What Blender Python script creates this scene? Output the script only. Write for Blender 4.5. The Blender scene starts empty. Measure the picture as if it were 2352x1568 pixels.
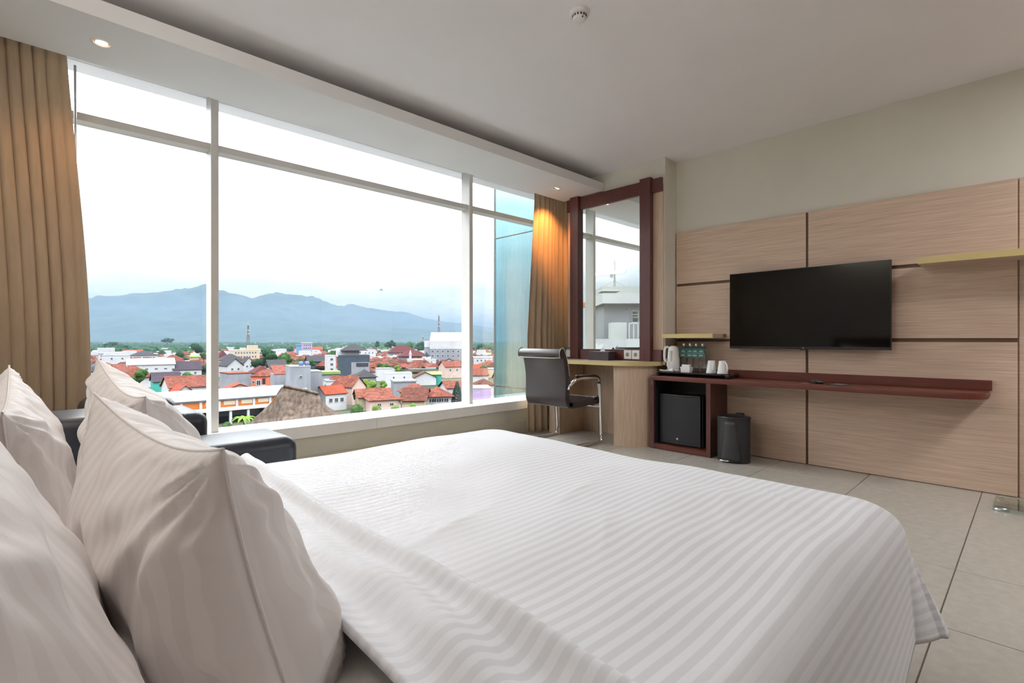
import bpy, bmesh, math, random
from mathutils import Vector, Matrix, noise
random.seed(7)
PI = math.pi
sc = bpy.context.scene
COL = sc.collection

# ------------------------------------------------------------------ camera
CAM_H, TH, FPX, HY = 0.985, math.radians(46.0), 1160.0, 781.0
cam_d = bpy.data.cameras.new('camera')
cam_d.sensor_width = 36.0
cam_d.lens = FPX / 2352.0 * 36.0
cam_d.shift_y = -(784.0 - HY) / 2352.0
cam_d.clip_start, cam_d.clip_end = 0.02, 30000
cam = bpy.data.objects.new('camera', cam_d)
cam.location = (0, 0, CAM_H)
cam.rotation_euler = (PI / 2, 0, TH - PI / 2)
COL.objects.link(cam)
sc.camera = cam

# ------------------------------------------------------------------ world: bright overcast sky, brighter overhead
world = bpy.data.worlds.new('overcast_sky'); sc.world = world
world.use_nodes = True
wt = world.node_tree; wt.nodes.clear()
def wn(t): return wt.nodes.new(t)
w_out = wn('ShaderNodeOutputWorld'); w_bg = wn('ShaderNodeBackground')
w_co = wn('ShaderNodeTexCoord'); w_sep = wn('ShaderNodeSeparateXYZ'); w_ramp = wn('ShaderNodeValToRGB')
wt.links.new(w_co.outputs['Generated'], w_sep.inputs[0])
wt.links.new(w_sep.outputs['Z'], w_ramp.inputs[0])
els = w_ramp.color_ramp.elements
els[0].position, els[0].color = 0.0, (0.058, 0.063, 0.071, 1)
els[1].position, els[1].color = 1.0, (0.965, 0.995, 1.035, 1)
for p, v in ((0.10, (0.072, 0.077, 0.085)), (0.17, (0.115, 0.120, 0.128)), (0.26, (0.262, 0.27, 0.28)), (0.5, (0.605, 0.62, 0.64))):
    e = els.new(p); e.color = (*v, 1)
w_map = wn('ShaderNodeMapping'); w_map.inputs['Scale'].default_value = (2.2, 2.2, 9.0)
w_noi = wn('ShaderNodeTexNoise'); w_noi.inputs['Scale'].default_value = 1.6; w_noi.inputs['Detail'].default_value = 7
w_noi.inputs['Roughness'].default_value = 0.55
w_r2 = wn('ShaderNodeMapRange')
for k, v in (('From Min', 0.35), ('From Max', 0.65), ('To Min', 0.80), ('To Max', 1.08)): w_r2.inputs[k].default_value = v
wt.links.new(w_co.outputs['Generated'], w_map.inputs[0]); wt.links.new(w_map.outputs[0], w_noi.inputs['Vector'])
wt.links.new(w_noi.outputs[0], w_r2.inputs[0])
w_mul = wn('ShaderNodeVectorMath'); w_mul.operation = 'SCALE'
wt.links.new(w_ramp.outputs[0], w_mul.inputs[0]); wt.links.new(w_r2.outputs[0], w_mul.inputs['Scale'])
wt.links.new(w_mul.outputs[0], w_bg.inputs[0]); wt.links.new(w_bg.outputs[0], w_out.inputs[0])
w_bg.inputs['Strength'].default_value = 16.5

# ------------------------------------------------------------------ exposure and sampling settings
vs = sc.view_settings
sc.display_settings.display_device = 'sRGB'
vs.view_transform = 'Standard'; vs.look = 'None'; vs.exposure = 0.42; vs.gamma = 1.0; vs.use_curve_mapping = False
cy = sc.cycles
cy.use_denoising = True
cy.max_bounces = 10; cy.diffuse_bounces = 6; cy.glossy_bounces = 5; cy.transmission_bounces = 8
cy.transparent_max_bounces = 16; cy.volume_bounces = 0
cy.sample_clamp_indirect = 5.0; cy.caustics_reflective = False; cy.caustics_refractive = False

# ------------------------------------------------------------------ material helpers
MATS = {}
ALBEDO = 1.0
def nodes_of(m): return m.node_tree.nodes, m.node_tree.links
def mat(name, col=(0.5, 0.5, 0.5), rough=0.6, metal=0.0, var=0.12, scale=8.0, stretch=(1, 1, 1), bump=0.0, bscale=None,
        spec=0.5, coat=0.0, sheen=0.0, detail=4.0):
    """principled surface whose base colour drifts with a stretched noise"""
    col = tuple(c * ALBEDO for c in col)
    if ALBEDO < 1 and metal == 0 and rough > 0.5: spec *= 0.08      # outdoor gloss cut so sky sheen does not wash out the colours
    m = bpy.data.materials.new(name); m.use_nodes = True
    N, L = nodes_of(m)
    b = N['Principled BSDF']
    b.inputs['Roughness'].default_value = rough; b.inputs['Metallic'].default_value = metal
    b.inputs['Specular IOR Level'].default_value = spec
    b.inputs['Coat Weight'].default_value = coat; b.inputs['Sheen Weight'].default_value = sheen
    co = N.new('ShaderNodeTexCoord'); mp = N.new('ShaderNodeMapping'); mp.inputs['Scale'].default_value = stretch
    nz = N.new('ShaderNodeTexNoise'); nz.inputs['Scale'].default_value = scale; nz.inputs['Detail'].default_value = detail
    nz.inputs['Roughness'].default_value = 0.6
    L.new(co.outputs['Object'], mp.inputs[0]); L.new(mp.outputs[0], nz.inputs['Vector'])
    rp = N.new('ShaderNodeValToRGB'); e = rp.color_ramp.elements
    e[0].position, e[1].position = 0.3, 0.7
    e[0].color = tuple(max(0, c * (1 - var)) for c in col) + (1,)
    e[1].color = tuple(min(1, c * (1 + var)) for c in col) + (1,)
    L.new(nz.outputs[0], rp.inputs[0]); L.new(rp.outputs[0], b.inputs['Base Color'])
    if bump:
        nb = nz
        if bscale:
            nb = N.new('ShaderNodeTexNoise'); nb.inputs['Scale'].default_value = bscale; nb.inputs['Detail'].default_value = 5
            L.new(mp.outputs[0], nb.inputs['Vector'])
        bp = N.new('ShaderNodeBump'); bp.inputs['Strength'].default_value = bump; bp.inputs['Distance'].default_value = 0.01
        L.new(nb.outputs[0], bp.inputs['Height']); L.new(bp.outputs[0], b.inputs['Normal'])
    MATS[name] = m
    return m

def stripe_mat(name, c1, c2, period, rough=0.75):
    """satin-stripe cotton: the stripe follows the stored cloth coordinate, not the view"""
    m = bpy.data.materials.new(name); m.use_nodes = True
    N, L = nodes_of(m); b = N['Principled BSDF']
    at = N.new('ShaderNodeAttribute'); at.attribute_name = 'cloth'
    sp = N.new('ShaderNodeSeparateXYZ'); L.new(at.outputs['Vector'], sp.inputs[0])
    nz = N.new('ShaderNodeTexNoise'); nz.inputs['Scale'].default_value = 3.0; L.new(at.outputs['Vector'], nz.inputs['Vector'])
    mu = N.new('ShaderNodeMath'); mu.operation = 'MULTIPLY'; mu.inputs[1].default_value = 2 * PI / period
    L.new(sp.outputs['Y'], mu.inputs[0])
    sn = N.new('ShaderNodeMath'); sn.operation = 'SINE'; L.new(mu.outputs[0], sn.inputs[0])
    mr = N.new('ShaderNodeMapRange'); mr.inputs['From Min'].default_value = -0.18; mr.inputs['From Max'].default_value = 0.18
    L.new(sn.outputs[0], mr.inputs[0])
    mx = N.new('ShaderNodeMix'); mx.data_type = 'RGBA'
    mx.inputs['A'].default_value = (*c1, 1); mx.inputs['B'].default_value = (*c2, 1)
    L.new(mr.outputs[0], mx.inputs['Factor']); L.new(mx.outputs['Result'], b.inputs['Base Color'])
    mr2 = N.new('ShaderNodeMapRange'); mr2.inputs['To Min'].default_value = rough; mr2.inputs['To Max'].default_value = rough - 0.25
    L.new(mr.outputs[0], mr2.inputs[0]); L.new(mr2.outputs[0], b.inputs['Roughness'])
    b.inputs['Specular IOR Level'].default_value = 0.3; b.inputs['Sheen Weight'].default_value = 0.15
    fb = N.new('ShaderNodeTexNoise'); fb.inputs['Scale'].default_value = 9.0; fb.inputs['Detail'].default_value = 5
    L.new(at.outputs['Vector'], fb.inputs['Vector'])
    bp = N.new('ShaderNodeBump'); bp.inputs['Strength'].default_value = 0.25; bp.inputs['Distance'].default_value = 0.012
    L.new(fb.outputs[0], bp.inputs['Height']); L.new(bp.outputs[0], b.inputs['Normal'])
    return m

def glass_mat(name, tint=(0.97, 0.985, 0.98), refl=0.6, rcol=(1, 1, 1), rough=0.0, ior=1.45):
    m = bpy.data.materials.new(name); m.use_nodes = True
    N, L = nodes_of(m); N.clear()
    o = N.new('ShaderNodeOutputMaterial'); mx = N.new('ShaderNodeMixShader')
    tr = N.new('ShaderNodeBsdfTransparent'); tr.inputs[0].default_value = (*tint, 1)
    gl = N.new('ShaderNodeBsdfGlossy'); gl.inputs['Color'].default_value = (*rcol, 1); gl.inputs['Roughness'].default_value = rough
    fr = N.new('ShaderNodeFresnel'); fr.inputs['IOR'].default_value = ior
    mu = N.new('ShaderNodeMath'); mu.operation = 'MULTIPLY'; mu.inputs[1].default_value = refl
    L.new(fr.outputs[0], mu.inputs[0]); L.new(mu.outputs[0], mx.inputs[0])
    L.new(tr.outputs[0], mx.inputs[1]); L.new(gl.outputs[0], mx.inputs[2]); L.new(mx.outputs[0], o.inputs[0])
    return m

def emit_mat(name, col, strength):
    m = bpy.data.materials.new(name); m.use_nodes = True
    N, L = nodes_of(m); N.clear()
    o = N.new('ShaderNodeOutputMaterial'); e = N.new('ShaderNodeEmission')
    e.inputs[0].default_value = (*col, 1); e.inputs[1].default_value = strength
    L.new(e.outputs[0], o.inputs[0]); return m

# ------------------------------------------------------------------ mesh helpers
MW = {}     # world matrix of every Empty and of the parts below it
def empty(name, loc=(0, 0, 0), rz=0.0):
    o = bpy.data.objects.new(name, None); o.empty_display_size = 0.1
    o.location = loc; o.rotation_euler = (0, 0, rz); COL.objects.link(o)
    MW[o.name] = Matrix.Translation(Vector(loc)) @ Matrix.Rotation(rz, 4, 'Z')
    return o
def tag(o, label=None, cat=None, group=None, kind=None):
    if label: o['label'] = label
    if cat: o['category'] = cat
    if group: o['group'] = group
    if kind: o['kind'] = kind
    return o
def thing(name, label, cat, loc=(0, 0, 0), rz=0.0, group=None, kind=None):
    return tag(empty(name, loc, rz), label, cat, group, kind)
def link(name, me, m=None, parent=None, smooth=False, local=False, auto=None):
    """one mesh object; world-space geometry is moved into its parent's space unless local"""
    if m is not None:
        me.materials.clear(); me.materials.append(m)
    o = bpy.data.objects.new(name, me); COL.objects.link(o)
    if parent is not None:
        o.parent = parent
        M = MW.get(parent.name, Matrix.Identity(4))
        if not local: me.transform(M.inverted())
        MW[o.name] = M
    if smooth:
        for p in me.polygons: p.use_smooth = True
    if auto is not None:
        try: me.set_sharp_from_angle(angle=math.radians(auto))
        except Exception: pass
    return o
def part(name, bm, m, parent=None, smooth=False, local=False, auto=None):
    me = bpy.data.meshes.new(name)
    bmesh.ops.recalc_face_normals(bm, faces=bm.faces[:])
    bm.to_mesh(me); bm.free()
    return link(name, me, m, parent, smooth, local, auto)
def B(): return bmesh.new()
def box(x0, x1, y0, y1, z0, z1, bev=0.0, seg=2, bm=None):
    own = bmesh.new()
    vs_ = [own.verts.new((x, y, z)) for z in (z0, z1) for y in (y0, y1) for x in (x0, x1)]
    for f in ((0, 1, 3, 2), (4, 6, 7, 5), (0, 4, 5, 1), (2, 3, 7, 6), (0, 2, 6, 4), (1, 5, 7, 3)):
        own.faces.new([vs_[i] for i in f])
    bmesh.ops.recalc_face_normals(own, faces=own.faces[:])
    if bev > 0:
        bmesh.ops.bevel(own, geom=own.edges[:], offset=bev, segments=seg, profile=0.5, affect='EDGES')
    if bm is None: return own
    me = bpy.data.meshes.new('tmp'); own.to_mesh(me); own.free(); bm.from_mesh(me); bpy.data.meshes.remove(me)
    return bm
def prism(pts, z0, z1, bm=None, bev=0.0, M=None):
    """polygon in XY extruded in Z, then moved by M"""
    own = bmesh.new()
    a = [own.verts.new((p[0], p[1], z0)) for p in pts]; b = [own.verts.new((p[0], p[1], z1)) for p in pts]
    own.faces.new(a[::-1]); own.faces.new(b)
    n = len(pts)
    for i in range(n): own.faces.new((a[i], a[(i + 1) % n], b[(i + 1) % n], b[i]))
    bmesh.ops.recalc_face_normals(own, faces=own.faces[:])
    if bev > 0:
        ed = [e for e in own.edges if abs(e.verts[0].co.z - e.verts[1].co.z) < 1e-6]
        bmesh.ops.bevel(own, geom=ed, offset=bev, segments=2, profile=0.5, affect='EDGES')
    if M is not None: bmesh.ops.transform(own, matrix=M, verts=own.verts[:])
    if bm is None: return own
    me = bpy.data.meshes.new('tmp'); own.to_mesh(me); own.free(); bm.from_mesh(me); bpy.data.meshes.remove(me)
    return bm
def lathe(prof, seg=24, loc=(0, 0, 0), bm=None, sx=1.0, sy=1.0, M=None):
    own = bm if bm is not None else bmesh.new()
    rings = []
    for r, z in prof:
        if r < 1e-6:
            p = Vector((0, 0, z)); p = (M @ p) if M is not None else p
            rings.append([own.verts.new(p + Vector(loc))])
        else:
            ring = []
            for i in range(seg):
                a = 2 * PI * i / seg
                p = Vector((r * sx * math.cos(a), r * sy * math.sin(a), z)); p = (M @ p) if M is not None else p
                ring.append(own.verts.new(p + Vector(loc)))
            rings.append(ring)
    for A, C in zip(rings, rings[1:]):
        for i in range(seg):
            j = (i + 1) % seg
            if len(A) == 1 and len(C) == 1: continue
            if len(A) == 1: own.faces.new((A[0], C[i], C[j]))
            elif len(C) == 1: own.faces.new((A[i], A[j], C[0]))
            else: own.faces.new((A[i], A[j], C[j], C[i]))
    if len(rings[0]) > 1: own.faces.new(rings[0][::-1])
    if len(rings[-1]) > 1: own.faces.new(rings[-1])
    return own
def tube(pts, r, seg=10, bm=None, flat=1.0, closed=False):
    """swept tube through pts; r scalar or list"""
    own = bm if bm is not None else bmesh.new()
    pts = [Vector(p) for p in pts]; n = len(pts)
    rr = r if isinstance(r, (list, tuple)) else [r] * n
    rings = []; up = Vector((0, 0, 1))
    for i, p in enumerate(pts):
        if closed: t = (pts[(i + 1) % n] - pts[i - 1]).normalized()
        else: t = (pts[min(i + 1, n - 1)] - pts[max(i - 1, 0)]).normalized()
        s = t.cross(up)
        if s.length < 1e-3: s = t.cross(Vector((0, 1, 0)))
        s.normalize(); q = s.cross(t).normalized()
        rings.append([own.verts.new(p + s * (rr[i] * math.cos(2 * PI * k / seg)) + q * (rr[i] * flat * math.sin(2 * PI * k / seg))) for k in range(seg)])
    m = n if closed else n - 1
    for i in range(m):
        A, C = rings[i], rings[(i + 1) % n]
        for k in range(seg): own.faces.new((A[k], A[(k + 1) % seg], C[(k + 1) % seg], C[k]))
    if not closed:
        own.faces.new(rings[0][::-1]); own.faces.new(rings[-1])
    return own
def smooth_path(pts, n=6):
    """Catmull-Rom through pts"""
    P = [Vector(p) for p in pts]; P = [P[0] * 2 - P[1]] + P + [P[-1] * 2 - P[-2]]
    out = []
    for i in range(1, len(P) - 2):
        for k in range(n):
            t = k / n
            a, b, c, d = P[i - 1], P[i], P[i + 1], P[i + 2]
            out.append(0.5 * ((2 * b) + (c - a) * t + (2 * a - 5 * b + 4 * c - d) * t * t + (3 * b - a - 3 * c + d) * t ** 3))
    out.append(P[-2]); return out
def pydata(name, verts, faces, m, parent=None, smooth=False, local=False, attr=None, auto=None):
    me = bpy.data.meshes.new(name); me.from_pydata([tuple(v) for v in verts], [], faces); me.update()
    if attr is not None:
        a = me.attributes.new('cloth', 'FLOAT_VECTOR', 'POINT')
        for i, v in enumerate(attr): a.data[i].vector = v
    return link(name, me, m, parent, smooth, local, auto)
def grid_faces(nu, nv, off=0):
    return [(off + i * nv + j, off + (i + 1) * nv + j, off + (i + 1) * nv + j + 1, off + i * nv + j + 1) for i in range(nu - 1) for j in range(nv - 1)]
def lamp(name, kind, loc, energy, col, **kw):
    d = bpy.data.lights.new(name, kind); d.energy = energy; d.color = col
    for k, v in kw.items(): setattr(d, k, v)
    o = bpy.data.objects.new(name, d); o.location = loc; COL.objects.link(o); return o
def text_obj(name, body, size, loc, rot, m, parent=None, extrude=0.0005):
    cu = bpy.data.curves.new(name, 'FONT'); cu.body = body; cu.size = size; cu.extrude = extrude
    cu.align_x = 'CENTER'; cu.align_y = 'CENTER'
    o = bpy.data.objects.new(name + '_curve', cu); COL.objects.link(o)
    bpy.context.view_layer.update()
    me = bpy.data.meshes.new_from_object(o.evaluated_get(bpy.context.evaluated_depsgraph_get()))
    bpy.data.objects.remove(o); bpy.data.curves.remove(cu)
    me.transform(Matrix.Translation(Vector(loc)) @ rot.to_4x4()); me.name = name
    return link(name, me, m, parent)

# ------------------------------------------------------------------ materials
M_wall = mat('wall_paint', (0.66, 0.635, 0.55), 0.85, var=0.03, scale=2, bump=0.04, bscale=120)
M_ceil = mat('ceiling_paint', (0.84, 0.82, 0.825), 0.9, var=0.02, scale=1.5)
M_soff = mat('soffit_paint', (0.78, 0.785, 0.78), 0.8, var=0.02, scale=2)
M_sill = mat('sill_stone', (0.78, 0.76, 0.73), 0.45, var=0.04, scale=5)
M_base = mat('lower_wall_paint', (0.56, 0.53, 0.44), 0.8, var=0.04, scale=3)
M_frame = mat('window_aluminium', (0.66, 0.64, 0.61), 0.45, var=0.03, scale=4)
M_tile = mat('floor_tile', (0.43, 0.405, 0.36), 0.22, var=0.07, scale=22, bump=0.02, bscale=60, spec=0.5)
M_grout = mat('grout', (0.16, 0.13, 0.11), 0.9, var=0.1, scale=30)
M_oakh = mat('oak_veneer_horizontal', (0.60, 0.445, 0.335), 0.55, var=0.24, scale=5, stretch=(1, 0.7, 48), detail=7, bump=0.03)
M_oakv = mat('oak_veneer_vertical', (0.57, 0.425, 0.31), 0.5, var=0.17, scale=5, stretch=(20, 20, 0.8), detail=7)
M_oakt = mat('oak_veneer_top', (0.52, 0.40, 0.30), 0.4, var=0.15, scale=5, stretch=(24, 0.8, 1), detail=7)
M_groove = mat('panel_groove', (0.13, 0.065, 0.03), 0.5, var=0.1)
M_mahog = mat('mahogany', (0.125, 0.030, 0.018), 0.40, var=0.25, scale=5, stretch=(20, 1, 20), detail=6, coat=0.0)
M_mahogv = mat('mahogany_vertical', (0.10, 0.030, 0.024), 0.34, var=0.22, scale=6, stretch=(20, 20, 1), detail=6, coat=0.15)
M_gold = mat('gold_edge', (0.62, 0.49, 0.22), 0.4, var=0.06, scale=4)
M_black = mat('black_plastic', (0.012, 0.012, 0.013), 0.35, var=0.1)
M_blackm = mat('black_matte', (0.02, 0.02, 0.021), 0.6, var=0.1)
M_fridge = mat('fridge_black', (0.016, 0.017, 0.02), 0.38, var=0.15, scale=3, bump=0.05, bscale=200)
M_screen = mat('screen_glass', (0.002, 0.002, 0.002), 0.06, var=0.0, spec=0.45)
M_chrome = mat('chrome', (0.82, 0.82, 0.83), 0.12, metal=1.0, var=0.02)
M_steel = mat('brushed_steel', (0.55, 0.55, 0.56), 0.35, metal=1.0, var=0.05)
M_white = mat('white_plastic', (0.78, 0.77, 0.74), 0.4, var=0.02)
M_porc = mat('porcelain', (0.82, 0.82, 0.82), 0.2, var=0.01)
M_paper = mat('paper', (0.80, 0.80, 0.79), 0.85, var=0.02)
M_leather = mat('brown_black_leather', (0.040, 0.030, 0.030), 0.34, var=0.15, scale=5, bump=0.06, bscale=160)
M_navy = mat('navy_leather', (0.020, 0.024, 0.034), 0.38, spec=0.5, var=0.15, scale=4, bump=0.05, bscale=140)
M_piping = mat('pale_piping', (0.55, 0.50, 0.42), 0.6, var=0.05)
M_curt = mat('curtain_cloth', (0.47, 0.355, 0.235), 0.75, var=0.08, scale=6, stretch=(4, 4, 0.6), sheen=0.2)
M_lining = mat('curtain_lining', (0.42, 0.34, 0.25), 0.85, var=0.05)
M_green = mat('tag_green', (0.012, 0.105, 0.085), 0.6, var=0.08)
M_tray = mat('tray_lacquer', (0.022, 0.012, 0.012), 0.3, var=0.1)
M_tissue = mat('tissue_box_leather', (0.05, 0.032, 0.035), 0.5, var=0.12, scale=10)
M_mirror = bpy.data.materials.new('mirror_silver'); M_mirror.use_nodes = True
_b = M_mirror.node_tree.nodes['Principled BSDF']
_b.inputs['Base Color'].default_value = (0.86, 0.90, 0.87, 1); _b.inputs['Metallic'].default_value = 1; _b.inputs['Roughness'].default_value = 0.0
M_pane = glass_mat('window_glass', (0.985, 0.992, 0.99), 0.45)
M_clear = glass_mat('clear_glass', (0.965, 0.975, 0.97), 0.9, ior=1.5)
M_scale = glass_mat('green_glass', (0.90, 0.96, 0.93), 0.8)
M_duvet = stripe_mat('striped_duvet', (0.82, 0.84, 0.87), (0.72, 0.735, 0.765), 0.029)
M_pillow = stripe_mat('striped_pillowcase', (0.85, 0.815, 0.80), (0.80, 0.76, 0.74), 0.030)
M_sheet = mat('white_sheet', (0.80, 0.77, 0.75), 0.8, var=0.02)
M_lampw = emit_mat('warm_lamp_lens', (1.0, 0.62, 0.33), 7.0)

ZC = 2.684            # ceiling height
XP, XW = 4.464, 4.49  # face of the veneer panels, face of the wall behind them
YG = 4.05             # window glass plane
def struct(name, bm, m, parent=None, **k):
    o = part(name, bm, m, parent, **k)
    if parent is None: o['kind'] = 'structure'
    return o

# ------------------------------------------------------------------ floor of 60 cm tiles
fl = struct('floor', box(-0.6, 4.75, -2.3, 4.2, -0.12, -0.004), M_grout)
fl['label'] = 'glossy beige tiled floor with thin dark joints'
MW['floor'] = Matrix.Identity(4)
TS = 0.602; g = 0.0022
tile_me = None
for i in range(-5, 5):
    for j in range(-5, 7):
        x0, y0 = 2.274 + i * TS, 0.238 + j * TS
        if x0 > 4.70 or y0 > 3.95 or x0 + TS < -0.5 or y0 + TS < -2.2: continue
        full = x0 + TS < 4.75
        if tile_me is None:
            b_ = box(g, TS - g, g, TS - g, -0.012, 0.0, bev=0.0012, seg=1)
            tile_me = bpy.data.meshes.new('tile'); b_.to_mesh(tile_me); b_.free(); tile_me.materials.append(M_tile)
        me = tile_me
        if not full:
            b_ = box(g, 4.74 - x0, g, TS - g, -0.012, 0.0, bev=0.0012, seg=1)
            me = bpy.data.meshes.new('tile'); b_.to_mesh(me); b_.free(); me.materials.append(M_tile)
        o = bpy.data.objects.new('tile', me); o.location = (x0, y0, 0); o.parent = fl; COL.objects.link(o)

# ------------------------------------------------------------------ ceiling, soffit board, walls
ce = struct('ceiling', box(-0.6, 4.75, -2.3, 4.22, ZC, ZC + 0.12), M_ceil); ce['label'] = 'plain white ceiling over the bed'
sf = struct('ceiling_soffit', box(-0.6, 4.272, 3.065, 3.60, 2.506, 2.592, bev=0.002, seg=1), M_soff)
sf['label'] = 'long white dropped soffit board running above the window'
MW[sf.name] = Matrix.Identity(4)
part('light_stop_board', box(-0.6, 4.272, 3.58, 3.60, 2.592, ZC), M_soff, sf)  # added board keeps window light out of the soffit gap
b_ = box(XW, 4.75, -2.3, 2.40, 0, ZC); box(4.66, 4.78, 2.38, 4.2, 0, ZC, bm=b_)
wt_ = struct('wall_tv', b_, M_wall); wt_['label'] = 'pale green grey wall above the wood panels behind the television'
MW['wall_tv'] = Matrix.Identity(4)
# veneer panels, two columns and three rows with recessed grooves
ZR = [(0.0, 0.972), (0.998, 1.493), (1.517, 2.0)]
for (y0, y1) in ((0.075, 1.247), (1.265, 2.372)):
    for (z0, z1) in ZR:
        part('panel', box(XP, XW, y0, y1, z0 + (0.004 if z0 == 0 else 0), z1, bev=0.0015, seg=1), M_oakh, wt_)
part('groove_strip', box(4.478, XW, 1.247, 1.265, 0, 2.0), M_groove, wt_)
for z0, z1 in ((0.972, 0.998), (1.493, 1.517)):
    part('groove_strip', box(4.478, XW, 0.075, 1.247, z0, z1), M_groove, wt_)
    part('groove_strip', box(4.478, XW, 1.265, 2.372, z0, z1), M_groove, wt_)
part('panel', box(XP + 0.012, XW, -2.2, 0.068, 0.0, 2.0, bev=0.0015, seg=1), M_oakh, wt_)
col_ = struct('wall_column', box(4.274, 4.66, 2.382, 3.54, 0.755, ZC), M_wall)
col_['label'] = 'painted boxed column behind the tall mirror'
MW['wall_column'] = Matrix.Identity(4)
part('panel', box(4.264, 4.274, 2.394, 3.536, 0.79, 2.44), M_oakv, col_)
wb = struct('wall_bed', box(-0.72, -0.50, -2.3, 4.2, 0, ZC), M_wall); wb['label'] = 'painted wall behind the bed head'
ws = struct('wall_entry', box(-0.72, 4.9, -2.45, -2.3, 0, ZC), M_mahogv); ws['label'] = 'unseen entry side wall given dark wood colour to cut bounced light'  # unseen wall coloured dark to cut light bounced onto the pillows
# window wall: low wall, sill, head
ww = struct('wall_window', box(-0.6, 4.66, 3.80, 4.12, 0, 0.262), M_base); ww['label'] = 'low beige wall below the window sill'
bb = struct('baseboard_window', box(-0.6, 4.66, 3.788, 3.80, 0.0, 0.112, bev=0.002, seg=1), M_base); bb['label'] = 'beige baseboard along the low wall under the window'
sl = struct('window_sill', box(-0.6, 2.0925, 3.77, 4.14, 0.258, 0.347, bev=0.003, seg=2), M_sill)
sl['label'] = 'wide white stone sill running along the whole window'
MW['window_sill'] = Matrix.Identity(4)
part('sill_segment', box(2.0945, 3.2245, 3.77, 4.14, 0.258, 0.347, bev=0.003, seg=2), M_sill, sl)
part('sill_segment', box(3.2265, 4.66, 3.77, 4.14, 0.258, 0.347, bev=0.003, seg=2), M_sill, sl)
# window: mullions, transom, six panes
win = tag(empty('window_1', (2.0, YG, 0.347)), 'panoramic window with two pale mullions and one transom', None, None, 'structure')
XM = [(-0.62, -0.58), (0.923, 0.970), (3.206, 3.250), (4.62, 4.66)]
for x0, x1 in XM[1:3]:
    part('mullion', box(x0, x1, 3.932, 4.06, 0.347, ZC, bev=0.0015, seg=1), M_frame, win)
for (a, b_) in ((XM[0][1], XM[1][0]), (XM[1][1], XM[2][0]), (XM[2][1], XM[3][0])):
    part('transom', box(a, b_, 3.958, 4.06, 2.298, 2.345, bev=0.0015, seg=1), M_frame, win)
    part('pane', box(a, b_, YG - 0.006, YG + 0.004, 0.350, 2.298), M_pane, win)
    part('pane', box(a, b_, YG - 0.006, YG + 0.004, 2.345, ZC), M_pane, win)

# ------------------------------------------------------------------ downlights in the soffit
def downlight(label, x, y, tilt):
    t = thing('ceiling_downlight', label, 'downlight', (x, y, 2.506), group='downlights in the soffit')
    part('trim_ring', lathe([(0.030, 0.010), (0.031, -0.003), (0.036, -0.006), (0.045, -0.004), (0.046, 0.0)], 32, (x, y, 2.506)), M_white, t, True, auto=40)
    R = Matrix.Rotation(tilt, 4, 'X')
    part('lamp_lens', lathe([(0.0, 0.001), (0.026, 0.0), (0.026, 0.006), (0.0, 0.007)], 24, (x, y, 2.503), M=R), M_lampw, t, True, auto=40)
    return t
downlight('glowing round recessed downlight near the window\'s brown curtain at the pillows end', 0.285, 3.316, 0.0)
downlight('tilted recessed downlight shining on the curtain beside the mirror', 3.830, 3.330, 0.35)
s_ = lamp('downlight_beam', 'SPOT', (3.830, 3.335, 2.49), 42, (1.0, 0.38, 0.09), spot_size=math.radians(62), spot_blend=0.8, shadow_soft_size=0.025)
s_.rotation_euler = (Vector((4.10, 3.72, 2.08)) - Vector((3.83, 3.335, 2.49))).to_track_quat('-Z', 'Y').to_euler()
s_ = lamp('downlight_beam', 'SPOT', (0.285, 3.316, 2.49), 7, (1.0, 0.5, 0.2), spot_size=math.radians(120), spot_blend=0.8, shadow_soft_size=0.025)
s_.rotation_euler = (0.1, 0, 0)
# fill lights added out of view to brighten the room: bed-head tube, entry discs
M_fill_tube = emit_mat('fill_tube_glow', (1.0, 0.93, 0.87), 42.0)
M_fill_disc = emit_mat('fill_disc_glow', (0.985, 0.99, 1.0), 25.0)
t = thing('added_fill_tube', 'added out of view fill tube high on the wall above the bed head', 'lamp', (-0.46, 1.64, 2.42))
part('housing', box(-0.50, -0.46, 1.08, 2.2, 2.38, 2.46, bev=0.004), M_white, t)
part('diffuser', tube([(-0.43, 1.10, 2.42), (-0.43, 2.18, 2.42)], 0.03, 12), M_fill_tube, t, True)
for k, (x, y) in enumerate(((2.9, -1.3), (3.9, -1.3))):
    t = thing('added_fill_disc', ['added out of view fill disc on the entry ceiling nearer the bed', 'added out of view fill disc on the entry ceiling nearer the paneled wall'][k], 'lamp', (x, y, ZC))
    part('ring', lathe([(0.32, 0), (0.32, -0.02), (0.30, -0.024), (0.30, -0.004)], 32, (x, y, ZC)), M_white, t, True, auto=40)
    part('diffuser', lathe([(0.298, -0.004), (0.298, -0.02), (0.0, -0.026)], 32, (x, y, ZC)), M_fill_disc, t, True, auto=40)
# smoke detector
t = thing('smoke_detector', 'small round white smoke detector on the ceiling', 'smoke detector', (2.07, 1.64, ZC))
part('base', lathe([(0.052, 0), (0.052, -0.014), (0.047, -0.018), (0.0, -0.018)], 32, (2.07, 1.64, ZC)), M_white, t, True, auto=35)
part('sensor_head', lathe([(0.036, -0.018), (0.036, -0.034), (0.030, -0.042), (0.012, -0.044), (0.0, -0.044)], 32, (2.07, 1.64, ZC)), M_white, t, True, auto=35)
b_ = B()
for k in range(14):
    a = 2 * PI * k / 14
    prism([(0.034, -0.004), (0.0375, -0.004), (0.0375, 0.004), (0.034, 0.004)], -0.031, -0.021, b_, M=Matrix.Translation((2.07, 1.64, ZC)) @ Matrix.Rotation(a, 4, 'Z'))
part('vent_slots', b_, M_blackm, t)
part('indicator', box(2.055, 2.060, 1.608, 1.613, ZC - 0.044, ZC - 0.030), M_black, t)

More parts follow.
